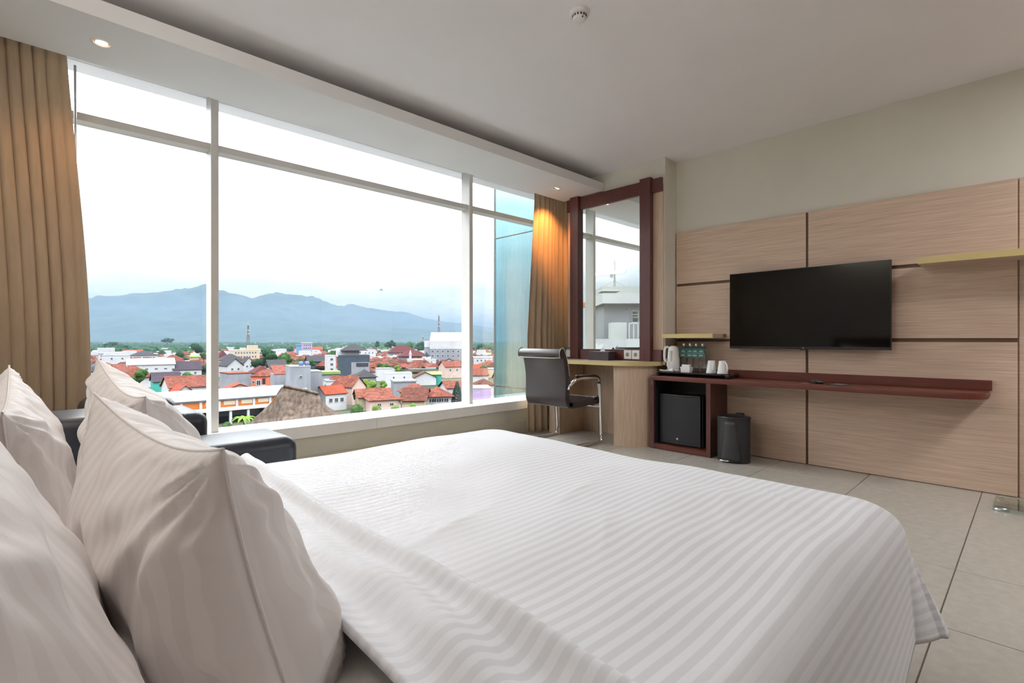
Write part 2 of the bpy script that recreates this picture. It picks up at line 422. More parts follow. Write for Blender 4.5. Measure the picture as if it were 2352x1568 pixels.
# ------------------------------------------------------------------ curtains
def curtain(name, label, xl, xr, yc, nf, seed, zt=2.60, zb=0.02, amp=0.045, drift=0.0, group=None):
    """xl(z), xr(z): edges; pleats swing in Y, drifting with height"""
    rnd = random.Random(seed)
    ph = [rnd.uniform(0, 6.28) for _ in range(6)]; nu, nv = nf * 14 + 1, 46
    V = []
    for i in range(nu):
        s = i / (nu - 1)
        for j in range(nv):
            q = j / (nv - 1); z = zt + (zb - zt) * q
            w = 2 * PI * nf * (s + 0.012 * math.sin(5 * s + ph[0]) + drift * q * (0.3 + 0.7 * math.sin(3.1 * s + ph[1])) / nf)
            a = amp * (0.55 + 0.45 * math.sin(9 * s + ph[2])) * (0.75 + 0.5 * q)
            y = yc + a * math.sin(w) + 0.3 * a * math.sin(2.0 * w + ph[3] + 2 * q)
            x = xl(z) + (xr(z) - xl(z)) * s + 0.35 * a * math.cos(w)
            V.append((x, y, z))
    o = pydata(name, V, grid_faces(nu, nv), M_curt, None, True)
    md = o.modifiers.new('cloth_thickness', 'SOLIDIFY'); md.thickness = 0.004
    tag(o, label, 'curtain', group)
    return o
cur1 = curtain('window_curtain', 'heavy brown floor length curtain beside the sofa and pillows',
        lambda z: -0.62, lambda z: 0.19 + 0.08 * (2.6 - z) / 2.6 + 0.03 * math.sin(z * 1.6), 3.72, 15, 3, amp=0.040, drift=0.9, group='brown curtains')
curtain('window_curtain', 'heavy brown curtain lit orange from above between window and mirror',
        lambda z: 3.90 - 0.11 * min(1, max(0, (2.45 - z) / 1.4)), lambda z: 4.50 + 0.09 * (2.6 - z) / 2.6, 3.70, 9, 5, amp=0.036, drift=0.2, group='brown curtains')
MW[cur1.name] = Matrix.Identity(4)
part('pull_rod', tube([(0.208, 3.80, 2.55), (0.212, 3.80, 1.50)], 0.006, 8), M_steel, cur1, True)

# ------------------------------------------------------------------ tall mirror on the column
mi = thing('wall_mirror', 'tall mirror in a dark red wood frame above the desk', 'mirror', (4.264, 2.96, 0.785))
part('mirror_glass', box(4.250, 4.262, 2.60, 3.37, 0.885, 2.372), M_mirror, mi)
for y0, y1 in ((2.497, 2.612), (3.352, 3.462)):
    part('stile', box(4.205, 4.262, y0, y1, 0.787, 2.512, bev=0.003, seg=1), M_mahogv, mi)
part('top_rail', box(4.232, 4.262, 2.396, 3.528, 2.366, 2.494, bev=0.003, seg=1), M_mahogv, mi)
part('bottom_rail', box(4.232, 4.262, 2.396, 3.528, 0.787, 0.893, bev=0.003, seg=1), M_mahogv, mi)
for k, y0 in enumerate((2.712, 2.622)):
    s = thing('power_socket', ['white square power socket under the mirror nearer the tray', 'white square power socket under the mirror nearer the tissue box'][k ^ 1], 'socket', (4.232, y0 + 0.042, 0.845), group='power sockets')
    part('plate', box(4.221, 4.233, y0, y0 + 0.084, 0.802, 0.888, bev=0.004), M_white, s)
    R = Matrix.Rotation(-PI / 2, 4, 'Y')
    part('socket_well', lathe([(0.020, 0.0), (0.020, 0.0025), (0.016, 0.003), (0.016, 0.0005), (0.0, 0.0005)], 24, (4.2215, y0 + 0.042, 0.845), M=R), mat('socket_shade', (0.42, 0.38, 0.32), 0.6, var=0.05), s, True, auto=40)
    b_ = B()
    for dz in (-0.008, 0.008):
        lathe([(0.0035, 0), (0.0035, 0.004), (0.0, 0.004)], 10, (4.2205, y0 + 0.042, 0.845 + dz), b_, M=R)
    part('contact_holes', b_, M_blackm, s)

# ------------------------------------------------------------------ desk
dk = thing('writing_desk', 'pale oak built-in desk with rounded end and gold edge', 'desk', (4.2, 3.0, 0))
cx, cyy = 4.27, 2.745
def dtop(r, x1=4.262):
    p = [(x1, 3.62), (cx - r, 3.62)]
    for k in range(0, 17):
        a = PI + (PI / 2) * k / 16
        p.append((cx + r * math.cos(a), cyy + r * math.sin(a)))
    p.append((x1, cyy - r)); return p
part('edge_band', prism(dtop(0.337), 0.748, 0.783), M_gold, dk, auto=30)
part('desk_top', prism(dtop(0.333, 4.264), 0.7835, 0.787), M_oakt, dk)
ped = [(4.262, 2.752), (3.985, 2.752)]
for k in range(0, 17):
    a = PI + (PI / 2) * k / 16
    ped.append((cx + 0.285 * math.cos(a), cyy + 0.285 * math.sin(a)))
ped.append((4.262, cyy - 0.285))
part('pedestal', prism(ped, 0.0, 0.748), M_oakv, dk, True, auto=30)
part('leg_panel', box(4.05, 4.455, 3.475, 3.62, 0.0, 0.748, bev=0.002, seg=1), M_oakv, dk)
part('back_panel', box(4.455, 4.475, 2.47, 3.64, 0.0, 0.748), M_oakv, dk)
part('side_panel', box(4.262, 4.455, 2.462, 2.50, 0.0, 0.748), M_oakv, dk)
# things on the desk
tb = thing('tissue_box', 'dark brown tissue box with a white tissue peak on the desk', 'tissue box', (4.16, 3.01, 0.787))
part('body', box(4.10, 4.215, 2.893, 3.137, 0.787, 0.873, bev=0.003), M_tissue, tb)
b_ = B()
for sx_, nx in ((0, 0.0), (1, 0.012)):
    pass
pk = [(4.150, 3.032, 0.872), (4.150, 2.968, 0.872), (4.168, 2.966, 0.872), (4.168, 3.034, 0.872), (4.158, 3.004, 0.912), (4.161, 2.996, 0.910)]
v_ = [b_.verts.new(p) for p in pk]
for f in ((0, 1, 5, 4), (2, 3, 4, 5), (1, 2, 5), (3, 0, 4), (0, 3, 2, 1)): b_.faces.new([v_[i] for i in f])
part('tissue', b_, M_paper, tb)
cd = thing('desk_sign', 'small dark green sign card standing on the desk behind the chair', 'sign', (4.225, 3.49, 0.787))
part('card', box(4.215, 4.222, 3.432, 3.547, 0.787, 0.905, bev=0.001, seg=1), M_green, cd)
part('foot', box(4.20, 4.228, 3.44, 3.54, 0.787, 0.792), M_green, cd)
part('white_square', box(4.2135, 4.2152, 3.452, 3.522, 0.806, 0.882), M_paper, cd)
part('print_line', box(4.2135, 4.2152, 3.470, 3.510, 0.890, 0.894), M_paper, cd)

# ------------------------------------------------------------------ low counter, fridge cabinet
ct = thing('wall_counter', 'long dark red wood counter along the paneled wall below the television', 'counter', (4.3, 1.3, 0.62))
pts = [(4.462, 2.455), (4.13, 2.455)]
r = 0.16
for k in range(0, 13):
    a = PI + (PI / 2) * k / 12
    pts.append((4.13 + r + r * math.cos(a), 0.20 + r + r * math.sin(a)))
pts.append((4.462, 0.20))
part('counter_board', prism(pts, 0.622, 0.662, bev=0.002), M_mahog, ct, auto=30)
part('upstand', box(4.437, 4.462, 0.19, 2.452, 0.662, 0.727, bev=0.002, seg=1), M_mahog, ct)
fc = thing('fridge_cabinet', 'open dark red wood cabinet under the tray holding the fridge', 'cabinet', (4.29, 2.17, 0))
part('side_board', box(4.13, 4.46, 2.415, 2.455, 0.0, 0.622, bev=0.0015, seg=1), M_mahogv, fc)
part('side_board', box(4.13, 4.46, 1.886, 1.925, 0.0, 0.622, bev=0.0015, seg=1), M_mahogv, fc)
part('bottom_board', box(4.13, 4.46, 1.925, 2.415, 0.004, 0.046, bev=0.0015, seg=1), M_mahog, fc)
part('back_lining', box(4.445, 4.46, 1.925, 2.415, 0.046, 0.622), M_blackm, fc)
part('inner_lining', box(4.15, 4.445, 2.411, 2.4155, 0.046, 0.62), M_blackm, fc)
fr = thing('mini_fridge', 'black mini fridge standing in the open wooden cabinet', 'fridge', (4.3, 2.2, 0.046))
part('body', box(4.235, 4.435, 2.00, 2.392, 0.05, 0.492, bev=0.006), M_fridge, fr)
# door with slightly bowed top
bd = B(); n = 16
pf = [(4.232, 2.006)] + [(4.196 - 0.012 * math.sin(PI * k / n), 2.006 + 0.386 * k / n) for k in range(n + 1)] + [(4.232, 2.392)]
prism(pf, 0.058, 0.482, bd)
part('door', bd, M_fridge, fr, True, auto=40)
part('door_handle_lip', prism([(p[0] - (0.004 if 0 < i < len(pf) - 1 else 0), p[1]) for i, p in enumerate(pf)], 0.482, 0.497, bev=0.003), M_black, fr, True, auto=40)
R = Matrix.Rotation(-PI / 2, 4, 'Y')
part('lock', lathe([(0.010, 0), (0.010, 0.006), (0.007, 0.008), (0, 0.008)], 20, (4.185, 2.212, 0.105), M=R), M_steel, fr, True, auto=40)
part('lock_keyhole', box(4.1760, 4.1778, 2.2105, 2.2135, 0.100, 0.110), M_blackm, fr)
for yy in (2.03, 2.36): part('foot', lathe([(0.014, 0), (0.014, 0.012)], 12, (4.26, yy, 0.046)), M_black, fr)

# ------------------------------------------------------------------ pedal bin
bn = thing('pedal_bin', 'black oval pedal bin on the floor beside the cabinet', 'bin', (4.17, 1.71, 0))
Rb = Matrix.Rotation(math.radians(-46), 4, 'Z')
part('body', lathe([(0.118, 0.0), (0.122, 0.004), (0.122, 0.35), (0.0, 0.35)], 40, (4.17, 1.71, 0), sx=0.85, sy=1.04, M=None), M_blackm, bn, True, auto=40)
part('lid', lathe([(0.126, 0.350), (0.128, 0.356), (0.124, 0.366), (0.09, 0.374), (0.0, 0.378)], 40, (4.17, 1.71, 0), sx=0.85, sy=1.04), M_black, bn, True, auto=40)
part('lid_hinge', box(4.225, 4.27, 1.66, 1.72, 0.358, 0.386, bev=0.006), M_black, bn)
# tapered front shield with the pedal slot
V, Fc = [], []
for j in range(13):
    q = j / 12; z = 0.01 + 0.32 * q; half = 0.62 * (1 - 0.55 * q ** 1.3)
    for i in range(11):
        a = PI + 0.08 + half * (i / 5 - 1)
        for_r = 0.1245
        V.append((4.17 + for_r * 0.85 * math.cos(a), 1.71 + for_r * 1.04 * math.sin(a), z))
Fc = grid_faces(13, 11)
fs = pydata('front_shield', V, Fc, mat('bin_shield', (0.035, 0.035, 0.036), 0.4, var=0.08), bn, True)
md = fs.modifiers.new('thickness', 'SOLIDIFY'); md.thickness = 0.004; md.offset = 0
part('pedal', tube(smooth_path([(4.075, 1.775, 0.022), (4.035, 1.765, 0.022), (4.026, 1.735, 0.022), (4.032, 1.705, 0.022), (4.07, 1.695, 0.022)]), 0.006, 8), M_chrome, bn, True)

# ------------------------------------------------------------------ gold edged wall shelves
def shelf(label, y0, y1, z0, z1, x0=4.20):
    t = thing('wall_shelf', label, 'shelf', (4.33, (y0 + y1) / 2, z0), group='gold edged wall shelves')
    part('board', box(x0 + 0.006, XP - 0.0005, y0, y1, z0 + 0.001, z1 - 0.001), M_oakt, t)
    part('gold_edge', box(x0, x0 + 0.006, y0, y1, z0, z1, bev=0.001, seg=1), M_gold, t)
shelf('short gold edged shelf above the tray and bottles', 1.899, 2.373, 1.004, 1.041)
shelf('gold edged shelf high on the panels beyond the television', -0.35, 0.534, 1.482, 1.524)

# ------------------------------------------------------------------ television
tv = thing('television', 'large flat black television mounted on the wood panels', 'television', (4.42, 1.265, 1.23))
part('screen_back', box(4.392, 4.425, 0.72, 1.812, 0.935, 1.54, bev=0.006), M_blackm, tv)
part('bezel', box(4.380, 4.395, 0.700, 1.832, 0.914, 1.553, bev=0.003), M_black, tv)
part('screen', box(4.3785, 4.3805, 0.706, 1.826, 0.934, 1.547), M_screen, tv)
part('wall_bracket', box(4.425, XP - 0.001, 1.05, 1.48, 1.06, 1.40), M_blackm, tv)
part('logo_tab', box(4.379, 4.385, 1.235, 1.285, 0.908, 0.916, bev=0.001, seg=1), M_black, tv)
RT = Matrix(((0, 0, -1), (-1, 0, 0), (0, 1, 0)))
text_obj('logo', 'LG', 0.014, (4.3788, 1.26, 0.924), RT, M_steel, tv)

# ------------------------------------------------------------------ tray set
tr = thing('serving_tray', 'dark lacquered raised tray on the counter', 'tray', (4.25, 2.08, 0.662))
b_ = B(); box(4.165, 4.42, 1.80, 2.375, 0.690, 0.700, 0.002, 1, b_)
part('tray_board', b_, M_tray, tr)
for s_, yb in ((-1, 1.80), (1, 2.375)):
    # curled ends that turn down into feet
    prof = smooth_path([(yb - s_ * 0.012, 0.695), (yb + s_ * 0.012, 0.697), (yb + s_ * 0.026, 0.686), (yb + s_ * 0.024, 0.668)] and [Vector((0, yb - s_ * 0.012, 0.695)), Vector((0, yb + s_ * 0.012, 0.696)), Vector((0, yb + s_ * 0.026, 0.686)), Vector((0, yb + s_ * 0.024, 0.664))], 5)
    V = []
    for p in prof:
        for x in (4.165, 4.42): V.append((x, p.y, p.z))
    o = pydata('foot', V, grid_faces(len(prof), 2), M_tray, tr, True)
    md = o.modifiers.new('thickness', 'SOLIDIFY'); md.thickness = 0.009; md.offset = 0
part('rim', box(4.165, 4.42, 1.80, 2.375, 0.6995, 0.7005), M_tray, tr)
ZT = 0.7008
# kettle
kx, ky = 4.275, 2.305
kt = thing('electric_kettle', 'white tall electric kettle at the end of the tray', 'kettle', (kx, ky, ZT))
part('base', lathe([(0.066, 0), (0.066, 0.012), (0.058, 0.018), (0, 0.018)], 32, (kx, ky, ZT), sx=0.9), M_white, kt, True, auto=40)
part('body', lathe([(0.050, 0.018), (0.056, 0.03), (0.054, 0.12), (0.047, 0.20), (0.040, 0.222), (0.02, 0.232), (0, 0.234)], 32, (kx, ky - 0.006, ZT), sx=0.9), M_white, kt, True, auto=50)
part('handle', tube(smooth_path([(kx - 0.012, ky + 0.035, ZT + 0.222), (kx - 0.03, ky + 0.058, ZT + 0.215), (kx - 0.034, ky + 0.064, ZT + 0.17), (kx - 0.034, ky + 0.062, ZT + 0.11), (kx - 0.028, ky + 0.048, ZT + 0.085)]), 0.0125, 10, flat=0.9), M_white, kt, True)
part('water_gauge', box(kx - 0.0545, kx - 0.0475, ky - 0.014, ky + 0.006, ZT + 0.09, ZT + 0.19, bev=0.003), mat('gauge', (0.55, 0.54, 0.5), 0.3, var=0.03), kt)
part('warning_sticker', box(kx - 0.0515, kx - 0.0495, ky + 0.010, ky + 0.034, ZT + 0.045, ZT + 0.090), mat('sticker', (0.75, 0.62, 0.55), 0.6, var=0.25, scale=120), kt)
part('switch', box(kx - 0.053, kx - 0.047, ky + 0.026, ky + 0.040, ZT + 0.108, ZT + 0.114), M_steel, kt)
co = thing('kettle_cable', 'white coiled cable with plug in front of the kettle', 'cable', (4.21, 2.30, ZT))
part('cable', tube(smooth_path([(4.23, 2.34, ZT + 0.006), (4.205, 2.37, ZT + 0.012), (4.185, 2.385, ZT + 0.014), (4.178, 2.36, ZT + 0.006), (4.19, 2.32, ZT + 0.005), (4.20, 2.28, ZT + 0.010), (4.185, 2.265, ZT + 0.018), (4.20, 2.245, ZT + 0.010), (4.215, 2.26, ZT + 0.006), (4.195, 2.29, ZT + 0.005)]), 0.0045, 8), M_white, co, True)
part('plug', lathe([(0.009, 0), (0.013, 0.012), (0.016, 0.03), (0.016, 0.036), (0, 0.037)], 16, (4.182, 2.285, ZT + 0.016), M=Matrix.Rotation(PI / 2, 4, 'X')), M_white, co, True, auto=40)
b_ = B()
for dx in (-0.006, 0.006): lathe([(0.0024, 0.037), (0.0024, 0.055), (0, 0.056)], 8, (4.182 + dx, 2.285, ZT + 0.016), b_, M=Matrix.Rotation(PI / 2, 4, 'X'))
part('plug_pins', b_, M_chrome, co)
# sachet holder
sh = thing('sachet_holder', 'white porcelain holder filled with paper sachets on the tray', 'sachet holder', (4.215, 2.142, ZT))
V = []; hw, hd = 0.046, 0.030
def sq(z, s, t=0.0): return [(4.215 + sx_ * (hd * s - t), 2.142 + sy_ * (hw * s - t), z) for sx_, sy_ in ((-1, -1), (1, -1), (1, 1), (-1, 1))]
V = sq(ZT, 0.86) + sq(ZT + 0.05, 1.0) + sq(ZT + 0.05, 1.0, 0.004) + sq(ZT + 0.006, 0.86, 0.004)
Fc = [(3, 2, 1, 0)]
for k in range(3):
    for i in range(4): Fc.append((k * 4 + i, k * 4 + (i + 1) % 4, (k + 1) * 4 + (i + 1) % 4, (k + 1) * 4 + i))
Fc.append((12, 13, 14, 15))
pydata('body', V, Fc, M_porc, sh)
rs = random.Random(4)
for k in range(7):
    xx = 4.196 + k * 0.006
    part('sachet', prism([(2.108 + rs.uniform(0, 0.006), 0), (2.176 + rs.uniform(-0.006, 0), 0), (2.176, 0.058 + rs.uniform(-0.005, 0.004)), (2.108, 0.058 + rs.uniform(-0.005, 0.004))], -0.0012, 0.0012,
         M=Matrix.Translation((xx, 0, ZT + 0.008)) @ Matrix(((0, 0, 1, 0), (1, 0, 0, 0), (0, 1, 0, 0), (0, 0, 0, 1)))), M_paper, sh)
# bottles with green neck tags
bot_prof = [(0.0, 0.0), (0.030, 0.0), (0.033, 0.005), (0.033, 0.13), (0.031, 0.15), (0.020, 0.185), (0.0135, 0.205), (0.0125, 0.235), (0.0, 0.235)]
for k, y in enumerate((2.225, 2.165, 2.108, 2.048)):
    t = thing('water_bottle', ['glass water bottle with green tag nearest the kettle', 'glass water bottle with green tag, second from the kettle',
              'glass water bottle with green tag, third from the kettle', 'glass water bottle with green tag nearest the mugs'][k], 'bottle', (4.335, y, ZT), group='water bottles on the tray')
    part('glass_body', lathe(bot_prof, 28, (4.335, y, ZT)), M_clear, t, True, auto=50)
    part('water', lathe([(0.0, 0.004), (0.029, 0.004), (0.030, 0.12), (0.0, 0.12)], 20, (4.335, y, ZT)), glass_mat('water_%d' % k, (0.985, 0.988, 0.988), 0.3, ior=1.33), t, True, auto=50)
    part('cap', lathe([(0.0145, 0.232), (0.0155, 0.236), (0.0155, 0.252), (0.013, 0.256), (0, 0.256)], 20, (4.335, y, ZT)), M_steel, t, True, auto=40)
    R = Matrix.Translation((4.335, y, ZT)) @ Matrix.Rotation([0.10, 0.30, 0.02, -0.05][k], 4, 'Z')
    V = [(-0.031, -0.030, 0.160), (-0.031, 0.030, 0.160), (-0.024, -0.030, 0.212), (-0.024, 0.030, 0.212), (0.028, -0.030, 0.219), (0.028, 0.030, 0.219), (-0.033, -0.030, 0.128), (-0.033, 0.030, 0.128)]
    o = pydata('neck_tag', [R @ Vector(v) for v in V], [(6, 7, 1, 0), (0, 1, 3, 2), (2, 3, 5, 4)], M_green, t)
    md = o.modifiers.new('thickness', 'SOLIDIFY'); md.thickness = 0.0012; md.offset = 0
    b_ = B()
    for (y0, y1, z0, z1) in ((-0.018, 0.018, 0.1815, 0.1855), (-0.029, 0.029, 0.168, 0.1695), (-0.020, 0.020, 0.152, 0.154), (-0.016, 0.016, 0.147, 0.149), (-0.020, 0.020, 0.142, 0.144)):
        xo = -0.033 + max(0, (z0 - 0.160)) * 0.135 if z0 > 0.160 else -0.0345
        xo -= 0.0012
        v_ = [b_.verts.new(R @ Vector((xo, yy, zz))) for yy, zz in ((y0, z0), (y1, z0), (y1, z1), (y0, z1))]
        b_.faces.new(v_)
    v_ = [b_.verts.new(R @ Vector((-0.0300, yy, zz))) for yy, zz in ((-0.006, 0.189), (0.006, 0.189), (0.0, 0.196))]; b_.faces.new(v_)
    part('tag_print', b_, M_paper, t)
# two upturned mugs
for k, (x, y) in enumerate(((4.235, 1.925), (4.225, 1.826))):
    t = thing('coffee_mug', ['white upturned mug standing next to the bottles', 'white upturned mug at the end of the tray'][k], 'mug', (x, y, ZT), group='mugs on the tray')
    part('body', lathe([(0.0375, 0.034), (0.041, 0.0), (0.044, 0.0), (0.044, 0.004), (0.028, 0.108), (0.0245, 0.110), (0.0235, 0.106), (0, 0.106)], 32, (x, y, ZT)), M_porc, t, True, auto=50)
    hy_ = -0.6 if k == 0 else -1.15
    ca, sa = -math.cos(hy_), math.sin(hy_)
    part('handle', tube(smooth_path([(x + ca * 0.028, y + sa * 0.028, ZT + 0.098), (x + ca * 0.046, y + sa * 0.046, ZT + 0.085), (x + ca * 0.055, y + sa * 0.055, ZT + 0.055), (x + ca * 0.056, y + sa * 0.056, ZT + 0.030), (x + ca * 0.040, y + sa * 0.040, ZT + 0.018)]), 0.006, 8), M_porc, t, True)
    part('base_ring', lathe([(0.0445, 0.0005), (0.0446, 0.008), (0.0438, 0.0085)], 32, (x, y, ZT)), mat('mug_rim_%d' % k, (0.55, 0.58, 0.62), 0.3, var=0.02), t, True)

# ------------------------------------------------------------------ remote control and papers on the counter
rc = thing('remote_holder', 'black leather holder with remote control lying on the counter', 'remote control', (4.29, 1.14, 0.662))
part('sleeve', box(4.23, 4.36, 1.112, 1.170, 0.662, 0.684, bev=0.008), M_leather, rc, True, auto=40)
part('remote', box(4.205, 4.38, 1.118, 1.164, 0.668, 0.680, bev=0.004), M_black, rc)
b_ = B()
for i in range(4):
    for j in range(3): box(4.208 + i * 0.006, 4.2115 + i * 0.006, 1.124 + j * 0.013, 1.133 + j * 0.013, 0.680, 0.6815, bm=b_)
part('buttons', b_, M_steel, rc)
rc.rotation_euler.z = 0.55
t = thing('leaflet', 'flat dark printed leaflet on the counter beside the remote', 'leaflet', (4.27, 1.0, 0.662))
part('card', box(4.20, 4.33, 0.925, 1.07, 0.6622, 0.6645), M_blackm, t)
part('print', box(4.215, 4.315, 0.94, 1.03, 0.6645, 0.6650), mat('leaflet_print', (0.25, 0.23, 0.22), 0.35, var=0.8, scale=60), t)
t.rotation_euler.z = -0.3
t = thing('paper_slip', 'thin paper slip under the remote holder on the counter', 'paper', (4.22, 1.19, 0.662))
part('sheet', box(4.165, 4.24, 1.165, 1.215, 0.6621, 0.6630), M_steel, t)

# ------------------------------------------------------------------ glass bathroom scale on the floor
sc_ = thing('bathroom_scale', 'clear glass bathroom scale on the floor against the panels', 'scale', (4.2, 0.02, 0))
part('glass_plate', box(4.02, 4.325, -0.14, 0.170, 0.024, 0.031, bev=0.002, seg=1), M_scale, sc_)
for x, y in ((4.06, 0.135), (4.285, 0.135), (4.06, -0.105), (4.285, -0.105)):
    part('foot', lathe([(0.026, 0.0), (0.028, 0.006), (0.024, 0.018), (0.016, 0.024)], 24, (x, y, 0.0), sy=1.3), M_steel, sc_, True, auto=40)
part('sensor_bar', box(4.262, 4.300, -0.10, 0.13, 0.012, 0.0235, bev=0.004), M_steel, sc_)
part('wire', tube(smooth_path([(4.09, 0.12, 0.016), (4.14, 0.10, 0.014), (4.20, 0.125, 0.014), (4.26, 0.11, 0.016)]), 0.0025, 6), M_black, sc_, True)

# ------------------------------------------------------------------ bed
ZB = 0.505
bed = thing('bed', 'wide hotel bed made up in white linen', 'bed', (0.7, 1.15, 0))
part('mattress', box(-0.42, 1.78, 0.30, 2.02, 0.25, ZB - 0.028, bev=0.05, seg=4), M_sheet, bed, True, auto=40)
part('fitted_sheet', box(-0.42, 0.42, 0.305, 2.015, 0.44, ZB - 0.003, bev=0.03, seg=4), M_sheet, bed, True, auto=40)
part('bed_base', box(-0.42, 1.62, 0.46, 1.86, 0.07, 0.25, bev=0.01), M_blackm, bed)
for x in (-0.3, 1.5):
    for y in (0.56, 1.76): part('leg', lathe([(0.02, 0), (0.028, 0.07)], 14, (x, y, 0)), M_blackm, bed)
part('headboard', box(-0.495, -0.43, 0.10, 2.22, 0.10, 1.02, bev=0.012), M_mahogv, bed)

def sstep(a, b, x):
    t = min(1, max(0, (x - a) / (b - a))); return t * t * (3 - 2 * t)
DX0, DX1, DY0, DY1 = 0.345, 1.780, 0.325, 1.985      # flat part of the duvet
RR = 0.085; RC = 0.07
nu, nv = 210, 190
V, AT = [], []
OV = 0.345; OVs = 0.40
for i in range(nu):
    a = DX0 + (DX1 + OV - DX0) * i / (nu - 1)
    for j in range(nv):
        b = DY0 - OVs + (DY1 - DY0 + 2 * OVs) * j / (nv - 1)
        qx, qy = min(a, DX1), min(max(b, DY0), DY1)
        dx, dy = a - qx, b - qy
        d = math.hypot(dx, dy)
        ccx, ccy = DX1 - RC, (DY0 + RC if b < 1.1 else DY1 - RC)
        if a > ccx and (b < DY0 + RC or b > DY1 - RC):          # rounded foot corners with a trimmed hem
            vx, vy = a - ccx, b - ccy; L_ = math.hypot(vx, vy) + 1e-9; nx, ny = vx / L_, vy / L_
            Lm = min((DX1 + OV - ccx) / max(nx, 1e-6), (RC + OVs) / max(abs(ny), 1e-6))
            lim = (RC + OV) * nx * nx + (RC + OVs) * ny * ny + 0.03 * (2 * nx * ny) ** 2
            if L_ > RC:
                d = (L_ - RC) * (lim - RC) / (Lm - RC); qx, qy = ccx + nx * RC, ccy + ny * RC; dx, dy = nx * d, ny * d
            else: d = 0.0; qx, qy, dx, dy = a, b, 0.0, 0.0
        z = 0.0; x, y = qx, qy
        if d > 1e-9:
            nx, ny = dx / d, dy / d
            ang = math.atan2(ny, nx)
            if d < RR * PI / 2:
                out = RR * math.sin(d / RR); dr = RR * (1 - math.cos(d / RR))
            else:
                e = d - RR * PI / 2
                fold = 0.05 * math.sin(ang * 6.0 + 0.6) * (abs(nx * ny) * 2) + 0.035 * math.sin((a * 5.5 if abs(ny) > 0.9 else b * 5.0) + 1.0)
                out = RR + e * (0.10 + 0.30 * (abs(nx * ny) * 2) + fold); dr = RR + e * 0.97
            x += nx * out; y += ny * out; z -= dr
        # softness of the filling
        top = max(0.0, 1 - d / 0.10)
        h = 0.020 * noise.noise((a * 1.6, b * 1.6, 0.3)) + 0.008 * noise.noise((a * 5.0, b * 5.0, 4.3))
        h -= 0.022 * math.exp(-((a - 1.0) ** 2 + (b - 1.25) ** 2) / 0.10)
        # folded-over head end of the duvet with its ridge
        rx = 0.578 + 0.012 * math.sin(b * 3.1) - 0.045 * (1.9 - b) / 1.5
        h += 0.030 * (1 - sstep(rx, rx + 0.05, a)) + 0.022 * math.exp(-((a - rx) / 0.028) ** 2)
        if a < rx:
            q = min(1, (rx - a) / 0.08)
            h += q * (0.011 * math.sin((a - rx) * 46 + 2.5 * noise.noise((a * 3, b * 2.2, 9))) + 0.010 * noise.noise((a * 7, b * 4, 2)))
        # small sharp creases on the top
        for (ca, cb, th, ln) in ((1.05, 0.75, 0.6, 0.20), (0.80, 1.05, 0.3, 0.25), (1.45, 0.62, 0.5, 0.28), (1.62, 0.55, 0.75, 0.22), (1.25, 1.0, 0.2, 0.16)):
            ux, uy = math.cos(th), math.sin(th)
            l = (a - ca) * ux + (b - cb) * uy; c_ = -(a - ca) * uy + (b - cb) * ux
            h += 0.0035 * math.exp(-(l / ln) ** 2) * math.exp(-(c_ / 0.013) ** 2)
        z += ZB + 0.012 + h * (0.25 + 0.75 * top)
        V.append((x, y, z)); AT.append((a, b, 0))
dv = pydata('duvet', V, grid_faces(nu, nv), M_duvet, None, True, attr=AT)
md = dv.modifiers.new('filling', 'SOLIDIFY'); md.thickness = 0.012; md.offset = -1
tag(dv, 'white satin striped duvet spread over the bed', 'duvet')

